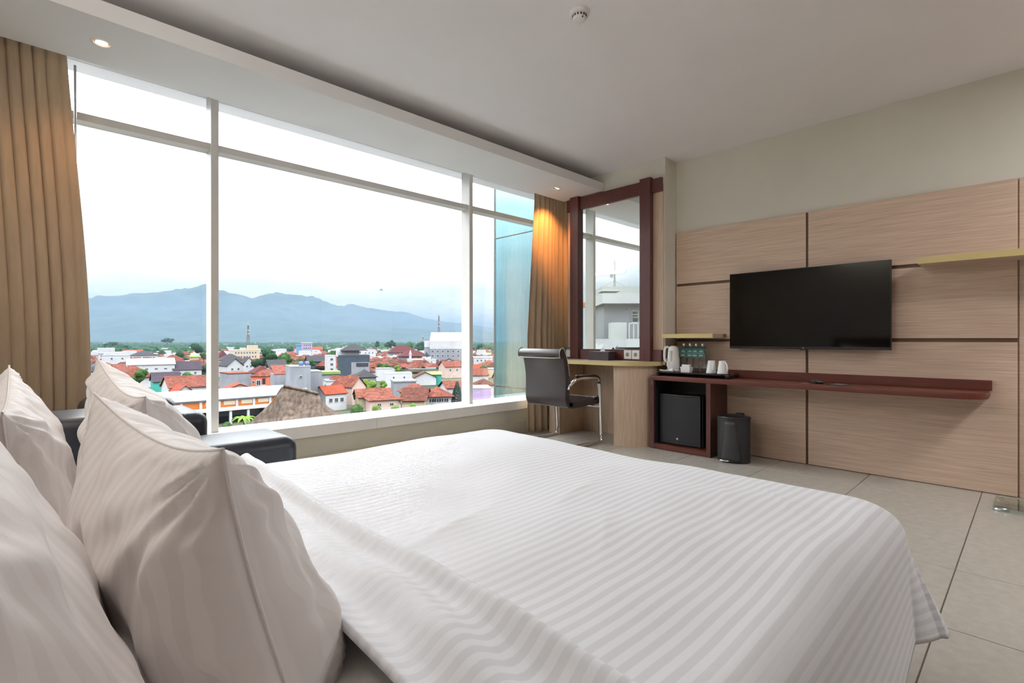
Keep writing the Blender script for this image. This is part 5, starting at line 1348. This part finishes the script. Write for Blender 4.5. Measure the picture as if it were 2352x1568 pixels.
# ------------------------------------------------------------------ neighbouring bay of the hotel in teal reflective glass
def teal_mat():
    m = bpy.data.materials.new('teal_reflective_glass'); m.use_nodes = True
    N, L = nodes_of(m); N.clear()
    o = N.new('ShaderNodeOutputMaterial'); mx = N.new('ShaderNodeMixShader'); gl = N.new('ShaderNodeBsdfGlossy'); df = N.new('ShaderNodeBsdfDiffuse')
    gl.inputs['Color'].default_value = (0.50, 0.84, 0.90, 1); gl.inputs['Roughness'].default_value = 0.01
    df.inputs['Color'].default_value = (0.006, 0.06, 0.075, 1)
    fr = N.new('ShaderNodeFresnel'); fr.inputs['IOR'].default_value = 5.0
    co = N.new('ShaderNodeTexCoord'); nz = N.new('ShaderNodeTexNoise'); nz.inputs['Scale'].default_value = 0.8; bp = N.new('ShaderNodeBump'); bp.inputs['Strength'].default_value = 0.02
    L.new(co.outputs['Object'], nz.inputs['Vector']); L.new(nz.outputs[0], bp.inputs['Height']); L.new(bp.outputs[0], gl.inputs['Normal'])
    L.new(fr.outputs[0], mx.inputs[0]); L.new(df.outputs[0], mx.inputs[1]); L.new(gl.outputs[0], mx.inputs[2]); L.new(mx.outputs[0], o.inputs[0]); return m
M_teal = teal_mat()
fx, fy = 4.80, 5.305
bay = thing('glass_bay', 'projecting teal glass bay of the hotel next to the curtain', 'building', (fx, 4.7, GZ))
part('core', box(fx + 0.04, 9.0, 4.16, fy - 0.03, GZ, 9.0), W_drk, bay)
for z0, z1 in ((GZ, -1.16), (-1.14, 0.325), (0.345, 2.41), (2.425, 4.2), (4.215, 9.0)):
    part('glass_panel', box(fx, fx + 0.03, 4.16, fy, z0, z1), M_teal, bay)
    part('glass_panel', box(fx, 9.0, fy, fy + 0.03, z0, z1), M_teal, bay)
for z in (-1.15, 0.335, 2.4175, 4.2075): part('dark_joint', box(fx + 0.004, fx + 0.03, 4.16, fy, z - 0.010, z + 0.010), M_black, bay)
part('corner_joint', box(fx - 0.003, fx + 0.01, fy - 0.006, fy + 0.033, GZ, 9.0), mat('joint_teal', (0.02, 0.06, 0.07), 0.5), bay)

# ------------------------------------------------------------------ hotel wing seen in the mirror
WD = 50.0
r0 = ray(1430, HY); O = Vector((8.5 - WD * r0.x, WD * r0.y, 0))
wg = thing('hotel_wing', 'grey hotel wing with white roof edge and railing seen in the mirror', 'building', (O.x, O.y, GZ), math.radians(44))
k_ = WD / FPX
def mx_(px): return -(px - 1430) * k_
def mz_(y): return CAM_H + (HY - y) * k_ - GZ
def wbox(n, p0, p1, y0, y1, dp0, dp1, m): return part(n, box(mx_(p1), mx_(p0), dp0, dp1, mz_(y1), mz_(y0)), m, wg, local=True)
wbox('walls', 1388, 1600, 697, 1300, 0, 12, W_gry)
wbox('roof_edge', 1380, 1610, 675, 698, -1.0, 13, W_wht)
wbox('upper_block', 1394, 1600, 650, 676, 3, 12, mat('wing_pale', (0.40, 0.43, 0.42), 0.8, var=0.05, scale=0.4))
wbox('parapet', 1340, 1600, 778, 860, -4.0, -3.7, W_wht)
wbox('terrace', 1340, 1600, 800, 860, -3.7, 0, W_wht)
wbox('equipment_box', 1394, 1428, 742, 780, -2.2, -0.8, mat('box_pale', (0.50, 0.53, 0.52), 0.6, var=0.05))
part('window', box(mx_(1466), mx_(1451), -0.08, 0.05, mz_(741), mz_(713)), W_wht, wg, local=True)
for ya, yb in ((715, 721), (723, 730), (732, 739)): part('window_pane', box(mx_(1464.5), mx_(1452.5), -0.10, -0.06, mz_(yb), mz_(ya)), W_pan, wg, local=True)
part('awning_sash', box(mx_(1467), mx_(1451), -0.5, -0.1, mz_(729), mz_(728)), W_wht, wg, local=True)
wbox('handrail', 1429, 1600, 743, 746, -2.9, -2.8, W_wht)
for q in range(16): part('baluster', box(mx_(1431 + q * 9.5), mx_(1428.8 + q * 9.5), -2.9, -2.8, mz_(779), mz_(744)), W_wht, wg, local=True)
wbox('white_canopy', 1384, 1428, 664, 667, 0.5, 3.0, W_wht)
b_ = B(); wc = mx_(1440)
for s_ in (-0.12, 0.12): tube([(wc + s_, 6, mz_(650)), (wc + s_ * 0.4, 6, mz_(612))], 0.035, 6, b_)
tube([(wc, 6, mz_(650)), (wc - 0.03, 6, mz_(575))], 0.04, 6, b_)
for s_ in (-1.6, 1.7): tube([(wc, 6, mz_(628)), (wc + s_, 6, mz_(650))], 0.02, 5, b_)
box(wc + 0.2, wc + 0.5, 5.8, 6.1, mz_(620), mz_(607), bm=b_)
part('roof_antenna', b_, mat('antenna_grey', (0.2, 0.2, 0.2), 0.5), wg, local=True)
pt = thing('potted_plant', 'green potted plant on the terrace seen in the mirror', 'plant', tuple(Vector((O.x, O.y, GZ)) + Matrix.Rotation(math.radians(44), 3, 'Z') @ Vector((mx_(1456), -3.3, mz_(800)))))
cm = crown_mesh('leaves', [(0, 0, 0.95, 0.32, 0.32, 0.42, 1.0)], 260, 0.10, 5, L_lit)
o_ = bpy.data.objects.new('leaves', cm); COL.objects.link(o_); o_.parent = pt
part('pot', lathe([(0.25, 0), (0.33, 0.6), (0.29, 0.6), (0, 0.55)], 16), W_drk, pt, True, local=True, auto=40)
tw = thing('round_tower', 'pale blue rounded stair tower with yellow band seen in the mirror', 'tower', (8.5 - 62 * ray(1352, HY).x, 62 * ray(1352, HY).y, GZ))
part('shaft', lathe([(1.5, 0), (1.5, 26.2), (0, 26.2)], 24), mat('tower_blue', (0.42, 0.55, 0.62), 0.6, var=0.06, scale=0.5), tw, True, local=True, auto=40)
part('yellow_band', lathe([(1.55, 25.9), (1.62, 26.0), (1.62, 26.5), (1.5, 26.6), (0, 26.7)], 24), W_ora, tw, True, local=True, auto=40)
